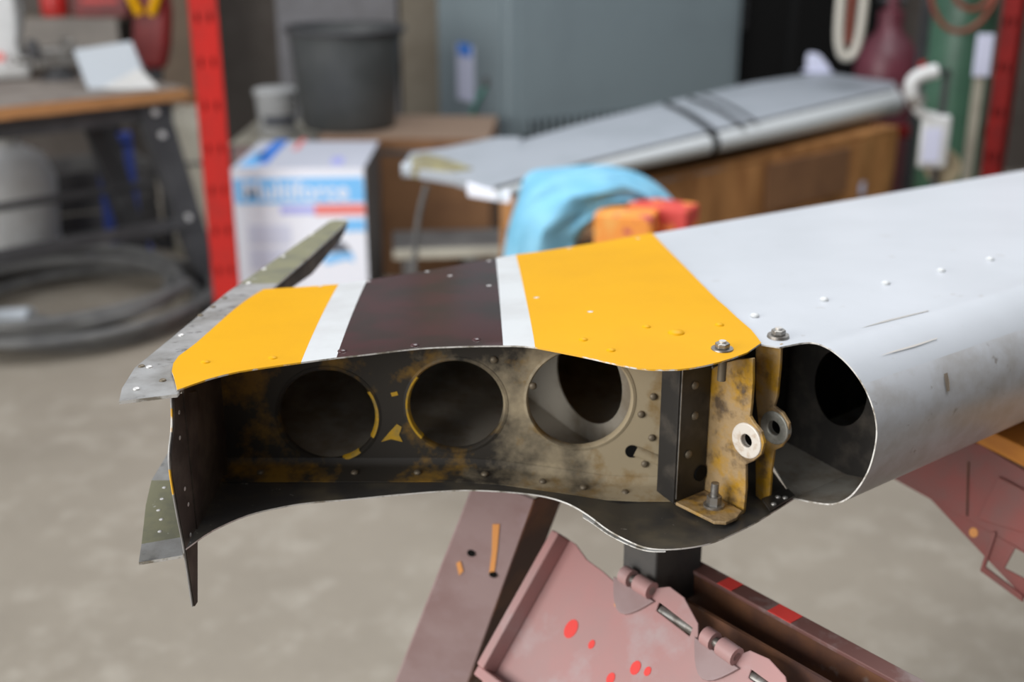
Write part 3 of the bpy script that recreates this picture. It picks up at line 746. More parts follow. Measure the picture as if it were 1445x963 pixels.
def on_bench(px, py): return pz(px, py, .8755)
# things on the bench
P = on_bench(8, 108)
vs_ = thing('bench_machine', 'white bench machine with a column at the far left of the workbench', 'machine', P, R(20))
b = MB(); b.box((0, 0, .03), (.20, .17, .06)); b.build('base', M['plasticw'], vs_, bevel=.012)
b = MB(); b.box((0.02, 0, .24), (.12, .11, .42)); b.build('column', M['plasticw'], vs_, bevel=.02, seg=3)
b = MB(); b.tube([(.085, -.06, .40), (.10, -.07, .28), (.07, -.09, .14), (.09, -.08, .06)], .012, 8); b.build('cable', M['greyhose'], vs_, smooth=True)
b = MB(); b.box((-.05, 0, .48), (.30, .13, .10)); b.build('head', M['plasticw'], vs_, bevel=.02, seg=3)
b = MB(); b.lathe([(.02, 0), (.02, .004)], (0, 0, 0), 16); o = b.build('badge', M['pred'], vs_); o.location = (-.01, -.0855, .09); o.rotation_euler = (R(90), 0, 0)
P = on_bench(85, 112)
vz = thing('bench_vise', 'dark grey bench vise between the white machine and the pale folded sheet', 'vise', P, R(30))
b = MB(); b.lathe([(.07, 0), (.07, .02), (.045, .03), (.045, .05)], (0, 0, 0), 20); b.build('swivel_base', M['charcoal'], vz, smooth=True)
b = MB(); b.box((0, 0, .09), (.20, .09, .08)); b.build('body', M['steel'], vz, bevel=.012, seg=3)
b = MB(); b.box((.045, 0, .135), (.03, .13, .05)); b.build('jaw', M['steel'], vz, bevel=.004)
b = MB(); b.box((-.09, 0, .125), (.03, .13, .07)); b.build('jaw', M['charcoal'], vz, bevel=.004)
b = MB(); b.tube([(-.10, 0, .085), (-.19, 0, .085)], .014, 10); b.build('screw', M['steel'], vz, smooth=True)
b = MB(); b.tube([(-.18, -.08, .085), (-.18, .08, .085)], .007, 8); b.build('handle', M['rivet'], vz, smooth=True)
P = on_bench(165, 122)
pp_ = thing('folded_sheet', 'pale blue-grey folded sheet propped on the bench beside the vise', 'sheet', P, R(10))
b = MB(); b.add([(-.15, .02, .14), (.07, .02, .17), (.13, -.06, .0), (-.10, -.06, .0)], [(0, 1, 2, 3)]); b.build('leaf', M['paper'], pp_, solid=.004)
b = MB(); b.add([(-.05, -.061, .002), (.10, -.061, .075), (.17, -.10, .002), (.03, -.12, .0)], [(0, 1, 2, 3)]); b.build('leaf', M['plasticw'], pp_, solid=.003)
b = MB(); b.add([(-.15, .02, .14), (.07, .02, .17), (.12, .12, .0), (-.14, .12, .0)], [(0, 1, 2, 3)]); b.build('leaf', M['paper'], pp_, solid=.004)
M['beige'] = mat('beige_board', (.22, .19, .145), .8, col2=(.18, .15, .11), scale=3)
M['fascia'] = mat('grey_brown_board', (.24, .215, .19), .8, col2=(.20, .18, .16), scale=4)
# shelf behind the bench with red and yellow goods
P = pyy(150, 60, 6.25)
xr = pyy(166, 40, 6.86).x
sh = thing('wall_shelf', 'shadowed grey wall shelf behind the bench, above the folded sheet', 'shelf', (xr - .7, 6.85, .80), 0)
b = MB(); b.box((0, .27, .15), (1.4, .46, .02)); b.build('shelf_board', M['beige'], sh, bevel=.003)
b = MB(); b.box((0, .025, .08), (1.4, .03, .16)); b.build('fascia', M['fascia'], sh, bevel=.003)
b = MB(); b.box((-.6, .25, -.4), (.04, .40, .8)); b.build('bracket', M['charcoal'], sh)
b = MB(); b.box((.5, .25, -.4), (.04, .40, .8)); b.build('bracket', M['charcoal'], sh)
def sheetbox(name, label, cat, px0, py0, px1, py1, yd, m, depth=.2):
    a, c = pyy(px0, py1, yd), pyy(px1, py0, yd)
    t = thing(name, label, cat, ((a.x + c.x) / 2, yd + depth / 2, a.z))
    b = MB(); b.box((0, 0, (c.z - a.z) / 2), (c.x - a.x, depth, c.z - a.z)); b.build('body', m, t, bevel=.02, seg=3); return t
# funnel and bag on the shelf
zs = .961
def on_shelf(px): d = ray(px, 30); y = 7.05; q = OC + d * (y / d.y); return Vector((q.x, y, zs))
t = thing('red_canister', 'small red canister on the shelf above the vise', 'canister', on_shelf(80))
b = MB(); b.lathe([(.07, 0), (.075, .02), (.075, .17), (.05, .2), (.03, .22)], (0, 0, 0), 20); b.build('body', M['red'], t, smooth=True)
b = MB(); b.lathe([(.034, .22), (.034, .25)], (0, 0, 0), 14); b.build('cap', M['charcoal'], t, smooth=True)
t = thing('red_carton', 'long low red carton on the shelf beside the small red canister', 'carton', on_shelf(150))
b = MB(); b.box((0, 0, .07), (.30, .16, .14)); b.build('body', M['red_dark'], t, bevel=.006)
b = MB(); b.box((0, -.0805, .09), (.2, .002, .03)); b.build('label_strip', M['red'], t)
# hanging red sack with yellow straps
P = pyy(212, 62, 5.6)
t = thing('red_sack', 'dark red sack with yellow straps hanging behind the bench', 'sack', (P.x, 5.6, .0))
prof = [(-.075, .84), (-.09, .95), (-.07, 1.1), (-.05, 1.3), (-.04, 1.42), (.04, 1.42), (.085, 1.3), (.10, 1.1), (.08, .95), (.05, .84)]
b = MB(); b.prism([(x, 0, z) for x, z in prof], (0, .09, 0)); b.build('body', M['red_dark'], t, bevel=.03, seg=3)
for dx in (-.05, .05):
    b = MB(); b.tube(catmull([Vector((dx * 2.2, -.02, 1.36)), Vector((dx * 1.4, -.03, 1.20)), Vector((dx * .5, -.03, 1.09))], 5), .02, 8); b.build('strap', M['yellow'], t, smooth=True)
b = MB(); b.box((0, .045, .43), (.05, .05, .84)); b.build('stand_pole', M['charcoal'], t)
b = MB(); b.lathe([(.09, 0), (.085, .03)], (0, .045, 0), 20); b.build('stand_base', M['charcoal'], t)
# under the bench
P = pz(20, 400, 0)
t = thing('white_drum', 'white plastic drum standing under the workbench at the left edge', 'drum', (P.x - .03, P.y + .19, 0))
b = MB(); b.lathe([(.15, 0), (.165, .02), (.185, .30), (.19, .42), (.15, .52), (.06, .57), (.06, .60)], (0, 0, 0), 32); b.build('body', M['plasticw'], t, smooth=True)
b = MB(); b.lathe([(.068, .60), (.068, .64), (.05, .645)], (0, 0, 0), 20); b.build('lid', M['offwhite'], t, smooth=True)
for z in (.14, .32):
    b = MB(); b.tube([Vector((math.cos(i * PI / 16), math.sin(i * PI / 16), 0)) * (.178 + .014 * (z > .2)) + UP * z for i in range(32)], .006, 8, True); b.build('hoop', M['plasticw'], t, smooth=True)
P = pz(160, 372, 0)
t = thing('blue_jack_stand', 'blue steel jack stand under the workbench beside its right legs', 'jack stand', (P.x, P.y + .1, 0), R(20))
b = MB(); b.box((-.03, 0, .37), (.045, .04, .70)); b.build('post', M['blue'], t, bevel=.006)
b = MB(); b.box((.09, .02, .3), (.04, .03, .56)); b.build('post', M['blue'], t, bevel=.006)
b = MB(); b.box((0, 0, .025), (.30, .20, .03)); b.build('base', M['blue'], t, bevel=.01)
b = MB(); b.box((.03, 0, .56), (.16, .03, .04)); b.build('cross_bar', M['blue'], t, bevel=.005)
P = pz(108, 372, 0)
t = thing('floor_crate', 'dark wooden crate behind the white drum under the bench', 'crate', (P.x - .05, P.y + .42, 0), R(30))
for z in (.04, .14, .24, .34):
    b = MB(); b.box((0, -.2, z), (.55, .02, .085)); b.build('slat', M['boxside'], t); b = MB(); b.box((0, .2, z), (.55, .02, .085)); b.build('slat', M['boxside'], t)
    b = MB(); b.box((.27, 0, z), (.02, .38, .085)); b.build('slat', M['boxside'], t); b = MB(); b.box((-.27, 0, z), (.02, .38, .085)); b.build('slat', M['boxside'], t)
b = MB(); b.box((0, 0, .012), (.52, .38, .02)); b.build('bottom', M['boxside'], t)
# hose coil
P = pz(100, 447, 0)
t = thing('hose_coil', 'coiled grey hose lying on the concrete in front of the bench', 'hose', (P.x, P.y, 0))
path = []
turns = 6; n = 40 * turns
for i in range(n):
    a = 2 * PI * i / 40; k = i / n
    rr = .49 + .055 * math.sin(a * .37 + 1) + .045 * math.sin(a * 1.13) + .02 * math.sin(2.7 * a)
    path.append(Vector((.98 * rr * math.cos(a) + .02 * math.sin(a * .21), .98 * rr * math.sin(a) + .03 * math.cos(a * .3), .022 + .13 * k + .014 * math.sin(a * .53) ** 2)))
b = MB(); b.tube(path, .021, 10); b.build('hose', M['greyhose'], t, smooth=True)
b = MB(); q = Vector((-.24, -.20, .02)); 
b.tube([q + Vector((0, 0, .035)), q + Vector((.17, -.015, .05))], .04, 16); o = b.build('coupling', M['paper'], t, smooth=True)
b = MB(); b.tube(catmull([q + Vector((.17, -.015, .05)), q + Vector((.25, -.04, .04)), q + Vector((.33, -.10, .04))], 5), .022, 10); b.build('hose_tail', M['greyhose'], t, smooth=True)
# cream drum behind post
P = pz(272, 375, 0)
t = thing('cream_tank', 'tall cream tank standing between the bench leg and the red rack post', 'tank', (P.x, P.y + .25, 0))
b = MB(); b.lathe([(.13, 0), (.14, .03), (.14, .58), (.11, .66), (.05, .70)], (0, 0, 0), 28); b.build('body', M['offwhite'], t, smooth=True)
b = MB(); b.lathe([(.05, .70), (.05, .74), (.03, .75)], (0, 0, 0), 16); b.build('cap', M['card'], t, smooth=True)
b = MB(); b.tube([Vector((math.cos(i * PI / 16), math.sin(i * PI / 16), 0)) * .142 + UP * .45 for i in range(32)], .007, 8, True); b.build('hoop', M['greyhose'], t, smooth=True)
# red perforated rack posts
def rack_post(label, px, py, yd, rz, m, w_=.098, dep=.07, h_=2.6, grp=None):
    q = pyy(px, py, yd); t = thing('rack_post', label, 'post', (q.x, q.y, 0), rz, 'rack posts')
    hls = []
    z = .12
    while z < h_ - .1:
        for xx in (-.21 * w_, .21 * w_):
            zz = z + (.0 if xx < 0 else .0)
            hls.append([Vector((xx + .0055 * math.cos(2 * PI * i / 10), 0, zz + .019 * math.sin(2 * PI * i / 10))) for i in range(10)])
        z += .076 * 2
    plate('front_face', [Vector((-w_ / 2, 0, .01)), Vector((w_ / 2, 0, .01)), Vector((w_ / 2, 0, h_)), Vector((-w_ / 2, 0, h_))], .003, m, t, hls, world=False, nrm=(0, 1, 0))
    for sx in (-1, 1):
        b = MB(); b.box((sx * (w_ / 2 - .0015), dep / 2, h_ / 2 + .005), (.003, dep, h_ - .01)); b.build('side_face', m, t)
    b = MB(); b.box((0, dep - .002, h_ / 2), (w_ - .008, .003, h_ - .02)); b.build('back_web', M['slot'], t)
    b = MB(); b.box((0, dep / 2, .005), (w_ + .06, dep + .05, .01)); b.build('foot_plate', m, t)
    return t
M['red_post'] = mat('shaded_red_enamel', (.17, .004, .003), .5, col2=(.10, .003, .003), scale=6, spec=.15)  # red lowered so the colour itself carries the post's shade
rack_post('bright red perforated rack post standing between the workbench and the white carton', 319, 400, 4.3, R(14), M['red'])
rack_post('dark red rack post at the right edge in front of the gas cylinders', 1412, 130, 4.15, R(-40), M['red_post'], w_=.062, dep=.05)
# white appliance carton
yd = 4.5; a, c = pyy(326, 238, yd), pyy(513, 238, yd); bw = c.x - a.x; bh = a.z; bd = .56
t = thing('appliance_carton', 'white and blue printed appliance carton beside the red rack post', 'carton', ((a.x + c.x) / 2, yd, 0))
b = MB()
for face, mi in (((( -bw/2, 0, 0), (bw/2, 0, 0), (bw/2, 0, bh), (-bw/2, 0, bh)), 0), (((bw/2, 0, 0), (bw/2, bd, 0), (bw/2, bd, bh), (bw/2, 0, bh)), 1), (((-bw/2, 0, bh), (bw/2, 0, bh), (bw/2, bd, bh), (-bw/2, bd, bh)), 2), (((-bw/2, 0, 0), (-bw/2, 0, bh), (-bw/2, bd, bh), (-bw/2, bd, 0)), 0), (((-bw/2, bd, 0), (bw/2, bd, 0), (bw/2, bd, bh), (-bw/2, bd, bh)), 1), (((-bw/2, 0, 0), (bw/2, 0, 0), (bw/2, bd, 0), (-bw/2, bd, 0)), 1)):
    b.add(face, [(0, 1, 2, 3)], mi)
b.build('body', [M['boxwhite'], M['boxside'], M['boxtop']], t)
def fpx(px, py): q = pyy(px, py, yd); return Vector((q.x - t.location.x, 0, q.z))
def fprint(name, pts, m, e=.0012):
    b = MB(); b.prism([fpx(*p) + Vector((0, -.0003, 0)) for p in pts], (0, -e, 0)); return b.build(name, m, t)
fprint('blue_band', [(329,253),(512,250),(515,285),(333,288)], M['pcyan'])
fprint('violet_strip', [(395,291),(444,291),(445,302),(396,302)], M['pviolet'])
fprint('red_strip', [(444,289),(514,288),(516,303),(445,304)], M['pred'])
fprint('text_block', [(350,318),(410,318),(412,345),(352,345)], M['ppale'])
fprint('text_block', [(352,352),(410,352),(412,380),(354,380)], M['ppale'])
fprint('blue_panel', [(485,310),(514,309),(516,326),(486,327)], M['pcyan'])
fprint('picture_base', [(455,365),(470,358),(498,357),(500,370),(490,366),(460,374)], M['pcyan'])
fprint('picture_tool', [(462,357),(470,344),(480,340),(490,347),(496,356)], M['pgrey'])
def text(body, size, m, parent, loc, rx=R(90), rz=0, name='lettering'):
    cu = bpy.data.curves.new(name, 'FONT'); cu.body = body; cu.size = size; cu.extrude = .0005; cu.offset = size * .015
    o = bpy.data.objects.new(name + '_curve', cu); C.objects.link(o)
    dg = bpy.context.evaluated_depsgraph_get(); me = bpy.data.meshes.new_from_object(o.evaluated_get(dg)); me.name = name
    bpy.data.objects.remove(o); me.materials.clear(); me.materials.append(m)
    o2 = bpy.data.objects.new(name, me); C.objects.link(o2); o2.parent = parent; o2.location = loc; o2.rotation_euler = (rx, 0, rz); return o2
q = fpx(342, 281); text('Multiforce', .098, M['boxwhite'], t, (q.x, -.0022, q.z))
def tprint(name, pts, m):
    o0 = t.location
    b = MB(); b.prism([pz(x, y, bh) - Vector((o0.x, o0.y, 0)) for x, y in pts], (0, 0, .0012)); return b.build(name, m, t)
tprint('top_blue_patch', [(350,230),(390,198),(408,198),(376,232)], M['pblue'])
tprint('top_cyan_patch', [(336,235),(362,215),(378,215),(362,235)], M['pcyan'])
tprint('top_red_patch', [(412,212),(425,196),(433,196),(420,212)], M['pred'])
tprint('top_violet_patch', [(466,232),(470,222),(486,222),(484,232)], M['pviolet'])
# grey crate with pail, brown carton with bin
P = pyy(372, 205, 5.5)
gz = P.z
t = thing('grey_box', 'pale grey box standing behind the printed carton, under the small pail', 'box', (P.x, 5.5, 0))
b = MB(); b.box((.03, .3, gz / 2), (.36, .6, gz)); b.build('body', M['stand_leg'], t, bevel=.008); b = MB(); b.box((.03, .3, gz + .004), (.37, .61, .008)); b.build('lid', M['offwhite'], t)
q = pyy(393, 190, 5.72)
t = thing('white_pail', 'small white pail on the grey box beside the dark bin', 'pail', (q.x, 5.72, gz + .008))
b = MB(); b.lathe([(.085, 0), (.096, .17), (.10, .20)], (0, 0, 0), 26); b.build('body', M['plasticw'], t, smooth=True)
b = MB(); b.lathe([(.105, .195), (.105, .215), (.09, .22)], (0, 0, 0), 26); b.build('lid', M['plasticw'], t, smooth=True)
b = MB(); b.add([(.0935 * math.cos(a_), .0935 * math.sin(a_), z) for z in (.06, .10) for a_ in [R(-120 + 12 * i) for i in range(9)]], [(i, i + 1, i + 10, i + 9) for i in range(8)]); b.build('label_band', M['pgrey'], t)
ydb = 5.12; a = pyy(448, 198, ydb); c = pyy(690, 196, ydb); bz_ = c.z
t = thing('brown_carton', 'large brown cardboard carton behind the printed one, carrying the dark bin', 'carton', ((a.x + c.x) / 2, ydb, 0), R(-3))
ww = c.x - a.x
b = MB(); b.box((0, .3, bz_ / 2), (ww, .6, bz_), mi=0); b.box((0, .3, bz_ + .001), (ww, .6, .002), mi=1); b.build('body', [M['card'], M['cardtop']], t)
b = MB(); b.box((0, .3, bz_ + .003), (.06, .6, .001)); b.build('tape', M['cardtop'], t)
b = MB(); b.box((.1, -.001, bz_ - .06), (.4, .002, .02)); b.build('printed_line', M['boxside'], t)
q = pyy(496, 180, 5.42)
t = thing('waste_bin', 'large dark grey waste bin standing on the brown carton', 'bin', (q.x - .01, 5.42, bz_ + .004))
b = MB(); b.lathe([(.195, 0), (.21, .02), (.247, .41), (.257, .41), (.257, .43), (.247, .43), (.240, .41), (.20, .03), (.0, .03)], (0, 0, 0), 40, cap=False); b.build('body', M['bin'], t, smooth=True)
b = MB(); b.tube([Vector((math.cos(i * PI / 20), math.sin(i * PI / 20), 0)) * .255 + UP * .425 for i in range(40)], .013, 8, True); b.build('rim', M['charcoal'], t, smooth=True)
b = MB(); b.box((-.2, -.12, .36), (.03, .03, .05)); b.build('grip', M['charcoal'], t, bevel=.006)
# low dark slab and pale board under the second wing
P = pyy(630, 356, 4.62)
t = thing('floor_platform', 'low dark wooden platform in front of the brown carton', 'platform', (P.x + .05, 4.62, 0), R(6))
for k in range(4):
    b = MB(); b.box((.05, .03 + .095 * k, P.z - .01), (.62, .085, .02)); b.build('board', M['offwhite'] if k == 0 else M['boxside'], t, bevel=.003)
for dx in (-.2, .05, .3):
    b = MB(); b.box((dx, .17, (P.z - .02) / 2), (.05, .36, P.z - .02)); b.build('bearer', M['boxside'], t)
# wall boards
def wallboard(name, label, px0, px1, m, yd, h_, th=.03):
    a, c = pyy(px0, 60, yd), pyy(px1, 60, yd); t = thing(name, label, 'board', ((a.x + c.x) / 2, yd, 0), group='wall panels')
    b = MB(); b.box((0, 0, h_ / 2), (c.x - a.x, th, h_)); b.build('sheet', m, t, bevel=.003)
    b = MB(); b.box((0, -th / 2 - .008, h_ - .05), (c.x - a.x - .01, .016, .05)); b.build('batten', m, t); return t
M['greyboard'] = mat('grey_board', (.21, .205, .215), .8, col2=(.17, .165, .17), scale=3)
M['brownb'] = mat('brown_board', (.14, .10, .068), .8, col2=(.11, .08, .055), scale=3)
wallboard('wall_board', 'grey panel leaning on the back wall behind the dark bin', 393, 562, M['greyboard'], 7.0, 2.5)
wallboard('wall_board', 'narrow beige panel between the grey panel and the blue-grey cabinet', 566, 640, M['beige'], 6.95, 2.5)
wallboard('wall_board', 'brown panel behind the bright red rack post', 225, 300, M['brownb'], 7.0, 2.5)
# blue-grey cabinet
CA = 57.
q = pyy(718, 150, 5.78)
t = thing('steel_cabinet', 'large blue-grey steel cabinet with a louvred front, at centre back', 'cabinet', (q.x, q.y, 0), R(90 - CA))
# local x along the right-hand face, y along the left-hand face
cd = math.cos
def solve_len(px, dirv):
    d = ray(px, 100); # intersect in plan
    a1, a2 = d.x, d.y; det = dirv.x * (-a2) + a1 * dirv.y
    s_ = (q.x * a2 - q.y * a1) / (dirv.y * a1 - dirv.x * a2); return s_
LX = solve_len(1042, az(CA)); LY = solve_len(618, az(CA - 90))
b = MB(); b.box((LX / 2, LY / 2, 1.15), (LX, LY, 2.2)); b.build('body', M['cab'], t, bevel=.012, seg=3)
b = MB(); b.box((LX / 2, LY / 2, .025), (LX - .1, LY - .1, .05)); b.build('plinth', M['charcoal'], t)
b = MB(); b.box((LX / 2, -.006, 1.25), (LX - .10, .012, 1.5)); b.build('front_panel', M['cab'], t, bevel=.004)
b = MB(); b.box((-.006, LY / 2, 1.25), (.012, LY - .10, 1.9)); b.build('door', M['cab'], t, bevel=.004)
def cab_local(px, py, face):
    n_ = Vector((az(CA).y, -az(CA).x, 0)) if face == 'x' else az(CA)
    P = pl(px, py, Vector((q.x, q.y, 0)), n_); v = P - Vector((q.x, q.y, 0)); return v.dot(az(CA)), v.dot(az(CA - 90)), P.z
x_, _, z_ = cab_local(745, 185, 'x'); x2_, _, z2_ = cab_local(1000, 160, 'x')
nl = 26
b = MB(); b.box(((x_ + x2_) / 2, -.0135, z_ - .01), (x2_ - x_, .004, .13)); b.build('vent_recess', M['cabdark'], t)
for i in range(nl):
    b = MB(); b.box((x_ + (x2_ - x_) * (i + .5) / nl, -.019, z_ - .01), ((x2_ - x_) / nl * .42, .010, .14)); b.build('louvre', M['cab'], t)
_, y_, z_ = cab_local(660, 100, 'y'); _, y1_, z1_ = cab_local(648, 62, 'y'); _, y2_, z2_ = cab_local(672, 145, 'y')
b = MB(); b.box((-.014, (y1_ + y2_) / 2, (z1_ + z2_) / 2), (.004, abs(y1_ - y2_), abs(z1_ - z2_))); b.build('label_sheet', M['tag'], t)
b = MB(); b.box((-.0165, (y1_ + y2_) / 2, z1_ - .02), (.002, abs(y1_ - y2_) * .8, .06)); b.build('label_header', M['pblue'], t)
_, y3, z3 = cab_local(690, 118, 'y'); _, y4, z4 = cab_local(668, 172, 'y'); _, y5, z5 = cab_local(650, 180, 'y')
M['wire'] = mat('teal_wire', (.08, .36, .27), .5)
b = MB(); b.tube(catmull([Vector((-.01, y3, z3)), Vector((-.03, lerp(y3, y4, .5), lerp(z3, z4, .5))), Vector((-.03, y4, z4)), Vector((-.03, y5, z5))], 5), .009, 8); b.build('wire', M['wire'], t, smooth=True)
b = MB(); b.box((-.016, y3, z3 + .01), (.012, .04, .05)); b.build('latch', M['greyhose'], t, bevel=.004)
# black cabinet beyond
e = q + az(CA) * LX
P = pyy(1110, 100, 6.3)
t = thing('black_locker', 'tall black locker between the blue-grey cabinet and the gas cylinders', 'locker', (P.x + .16, 6.75, 0), R(8))
b = MB(); b.box((0, .25, 1.25), (.95, .5, 2.5)); b.build('body', M['void'], t, bevel=.006)
b = MB(); b.box((0, -.006, 1.25), (.90, .012, 2.35)); b.build('door', M['void'], t, bevel=.004)
b = MB(); b.box((-.33, -.02, 1.0), (.02, .02, .16)); b.build('handle', M['charcoal'], t, bevel=.004)
# gas cylinders
def cylinder(name, label, px, yd, r, h_, m, cap):
    a = pyy(px, 100, yd); t = thing(name, label, 'gas cylinder', (a.x, yd, 0), group='gas cylinders')
    b = MB(); b.lathe([(r * .94, 0), (r, .02), (r, h_ * .80), (r * .93, h_ * .86), (r * .72, h_ * .92), (r * .42, h_ * .96), (r * .38, h_)], (0, 0, 0), 36); b.build('body', m, t, smooth=True)
    b = MB(); b.lathe([(r * .40, h_), (r * .40, h_ + .05), (r * .2, h_ + .06), (r * .2, h_ + .13)], (0, 0, 0), 20); b.build('valve', cap, t, smooth=True)
    b = MB(); b.tube([(-.06, 0, h_ + .10), (.06, 0, h_ + .10)], .018, 10); b.build('valve_wheel', M['charcoal'], t, smooth=True)
    return t
cylinder('gas_cylinder', 'short maroon gas cylinder with sloping shoulders behind the second wing', 1250, 5.75, .144, 1.04, M['maroon_cyl'], M['maroon_cyl'])
gc = cylinder('gas_cylinder', 'tall green gas cylinder wrapped in hoses at the right', 1352, 4.75, .122, 1.45, M['green_cyl'], M['steel'])
# hoses hung over the green cylinder
gx = gc.location.x
t = thing('hose_loops', 'olive and rust welding hose looped over the green gas cylinder', 'hose', (gx, 4.75, 1.50))
for k, (m, dx, drop, r_) in enumerate((('hose_g', .0, .22, .12), ('hose_g', .05, .19, .15), ('hose_o', -.04, .26, .10), ('hose_o', -.08, .33, .13))):
    pts = []
    for i in range(28):
        a_ = 2 * PI * i / 28; pts.append(Vector((dx + r_ * 1.0 * math.cos(a_), -.145 - .012 * k, -.02 - drop * .5 + drop * .62 * math.sin(a_))))
    b = MB(); b.tube(pts, .009, 8, True); b.build('hose_loop', M[m], t, smooth=True)
pts = catmull([Vector((-.15, -.16, .0)), Vector((-.02, -.17, -.12)), Vector((.08, -.17, -.24)), Vector((.14, -.16, -.45))], 6)
b = MB(); b.tube(pts, .008, 8); b.build('hose_end', M['hose_o'], t, smooth=True)
# pale hanging hose loop in front of the maroon cylinder
P = pyy(1195, 84, 4.95)
t = thing('pale_hose_loop', 'pale hose hanging in a long loop left of the maroon cylinder', 'hose', (P.x, 4.95, P.z))
pts = [Vector((-.044, 0, .7)), Vector((-.046, 0, .3)), Vector((-.042, 0, .10)), Vector((-.024, 0, .025)), Vector((.0, 0, .01)), Vector((.024, 0, .025)), Vector((.042, 0, .10)), Vector((.046, 0, .3)), Vector((.044, 0, .7))]
b = MB(); b.tube(catmull(pts, 5), .019, 10); b.build('hose', M['hose_w'], t, smooth=True)
b = MB(); b.tube([(0, .01, .7), (.0, .01, .06)], .014, 8); b.build('inner_hose', M['hose_o'], t, smooth=True)
# hook over the locker/cylinder cart: vertical pole carries the loops
b = MB(); b.box((0, .50, .72), (.03, 1.06, .03)); b.build('hanger', M['charcoal'], t)
b = MB(); b.box((0, 1.0, (.72 - P.z) / 2), (.03, .03, .72 + P.z)); b.build('hanger_pole', M['void'], t)
# cylinder cart
P = pyy(1300, 88, 4.95)
t = thing('cylinder_cart', 'red steel cylinder cart with tan wheel around the gas cylinders', 'cart', (pyy(1305, 100, 4.92).x, 4.92, 0))
b = MB(); b.box((.10, 0, .68), (.40, .02, .05)); b.build('upper_bar', M['red_dark'], t, bevel=.004)
b = MB(); b.box((0.02, -.02, P.z - .02), (.10, .03, .06)); b.build('chain_clamp', M['red'], t, bevel=.004)
for dx in (-.02,):
    b = MB(); b.box((dx, 0, .66), (.035, .03, 1.32)); b.build('mast', M['charcoal'], t)
b = MB(); b.box((.10, .0, .02), (.36, .03, .04)); b.build('foot_bar', M['red_dark'], t)
wq = pyy(1332, 238, 4.4)
b = MB(); b.tube([(wq.x - t.location.x, -.5, .115), (wq.x - t.location.x, -.44, .115)], .115, 24); b.build('wheel', M['tan'], t, smooth=True)
b = MB(); b.tube([(wq.x - t.location.x, -.51, .115), (wq.x - t.location.x, -.40, .115)], .02, 10); b.build('axle', M['charcoal'], t, smooth=True)
# pale hook and tag hanging by the second wing's end
P = pyy(1318, 200, 4.25)
t = thing('hanging_tag', 'white rounded tag hung from a pale curved hook beside the second wing', 'tag', (P.x, 4.25, P.z))
b = MB(); b.box((0, 0, 0), (.105, .03, .19)); b.build('tag_plate', M['plasticw'], t, bevel=.022, seg=3)
b = MB(); b.box((-.012, -.017, -.01), (.06, .004, .12)); b.build('tag_sheet', M['tag'], t)
pts = [pyy(x, y, 4.25) - t.location for x, y in ((1322,165),(1302,160),(1290,142),(1286,122),(1296,108),(1322,100))]
b = MB(); b.tube(catmull(pts, 5), [.014 + .012 * min(1, i / 12) for i in range(26)], 10); b.build('hook', M['plasticw'], t, smooth=True)
b = MB(); q2 = pyy(1290, 135, 4.25) - t.location; b.tube([q2, q2 + Vector((.02, -.01, -.03))], .03, 12); b.build('hook_collar', M['steel'], t, smooth=True)
b = MB(); q4 = pyy(1331, 237, 4.31) - t.location; b.tube([q4, q4 + Vector((.01, .05, 0))], .062, 24); b.tube([q4 + Vector((-.002, -.01, 0)), q4], .02, 14); b.build('tan_roller', M['tan'], t, smooth=True)
q3 = pyy(1322, 100, 4.25) - t.location
b = MB(); b.tube([q3, Vector((q3.x + .05, .04, q3.z)), Vector((q3.x + .05, .04, -P.z))], .012, 8); b.build('hook_stand', M['charcoal'], t, smooth=True)
P = pyy(1388, 75, 4.5)
t = thing('white_placard', 'white vertical placard beside the dark red rack post', 'sign', (P.x, 4.5, 0))
zt_ = pyy(1388, 48, 4.5).z; zm_ = pyy(1388, 108, 4.5).z; zl_ = pyy(1385, 190, 4.5).z
b = MB(); b.box((0, 0, (zt_ + zm_) / 2), (.06, .012, zt_ - zm_)); b.build('placard', M['tag'], t, bevel=.003)
b = MB(); b.box((0, .012, (zm_ + .02) / 2), (.035, .012, zm_ + .02)); b.build('post', M['offwhite'], t)
# ---- second wing on a wrapped table
WA = 49.
ZW = .83
tl0 = pz(704, 293, ZW - .112); tl = tl0 + az(WA) * .52
t = thing('wrapped_table', 'table wrapped in brown card carrying the second wing', 'table', (tl.x, tl.y, 0), R(90 - WA))
def along(px, base, dirv):
    d = ray(px, 200); return (base.x * d.y - base.y * d.x) / (dirv.y * d.x - dirv.x * d.y)
TL = along(1262, tl, az(WA))
zt = ZW - .134
b = MB()
rows_ = []
for k in range(9):
    z = zt * k / 8; rows_.append([Vector((TL * i / 40, .012 * math.sin(i * 1.1 + .8 * math.sin(k * .6)) * (1 - .5 * k / 8) - .01, z)) for i in range(41)])
b.grid(rows_); b.build('front_wrap', M['wrap'], t, smooth=True, solid=.004)
b = MB(); b.grid([[Vector((TL + .01 * math.sin(i * 1.3), .6 * i / 12, z)) for i in range(13)] for z in (0, zt * .5, zt)]); b.build('end_wrap', M['wrap'], t, smooth=True, solid=.004)
b = MB(); b.grid([[Vector((.0 + .01 * math.sin(i * 1.3), .6 * i / 12, z)) for i in range(13)] for z in (0, zt * .5, zt)]); b.build('end_wrap', M['wrap'], t, smooth=True, solid=.004)
b = MB(); b.box((TL / 2, .3, zt + .012), (TL + .02, .61, .02)); b.build('table_top', M['wrap'], t)
b = MB(); b.box((TL * .62, -.02, zt - .10), (.5, .012, .17)); b.build('card_patch', M['card'], t)
b = MB(); b.box((TL * .85, -.025, zt - .19), (.03, .004, .05)); b.build('label_patch', M['tag'], t)
zt_top = zt + .022
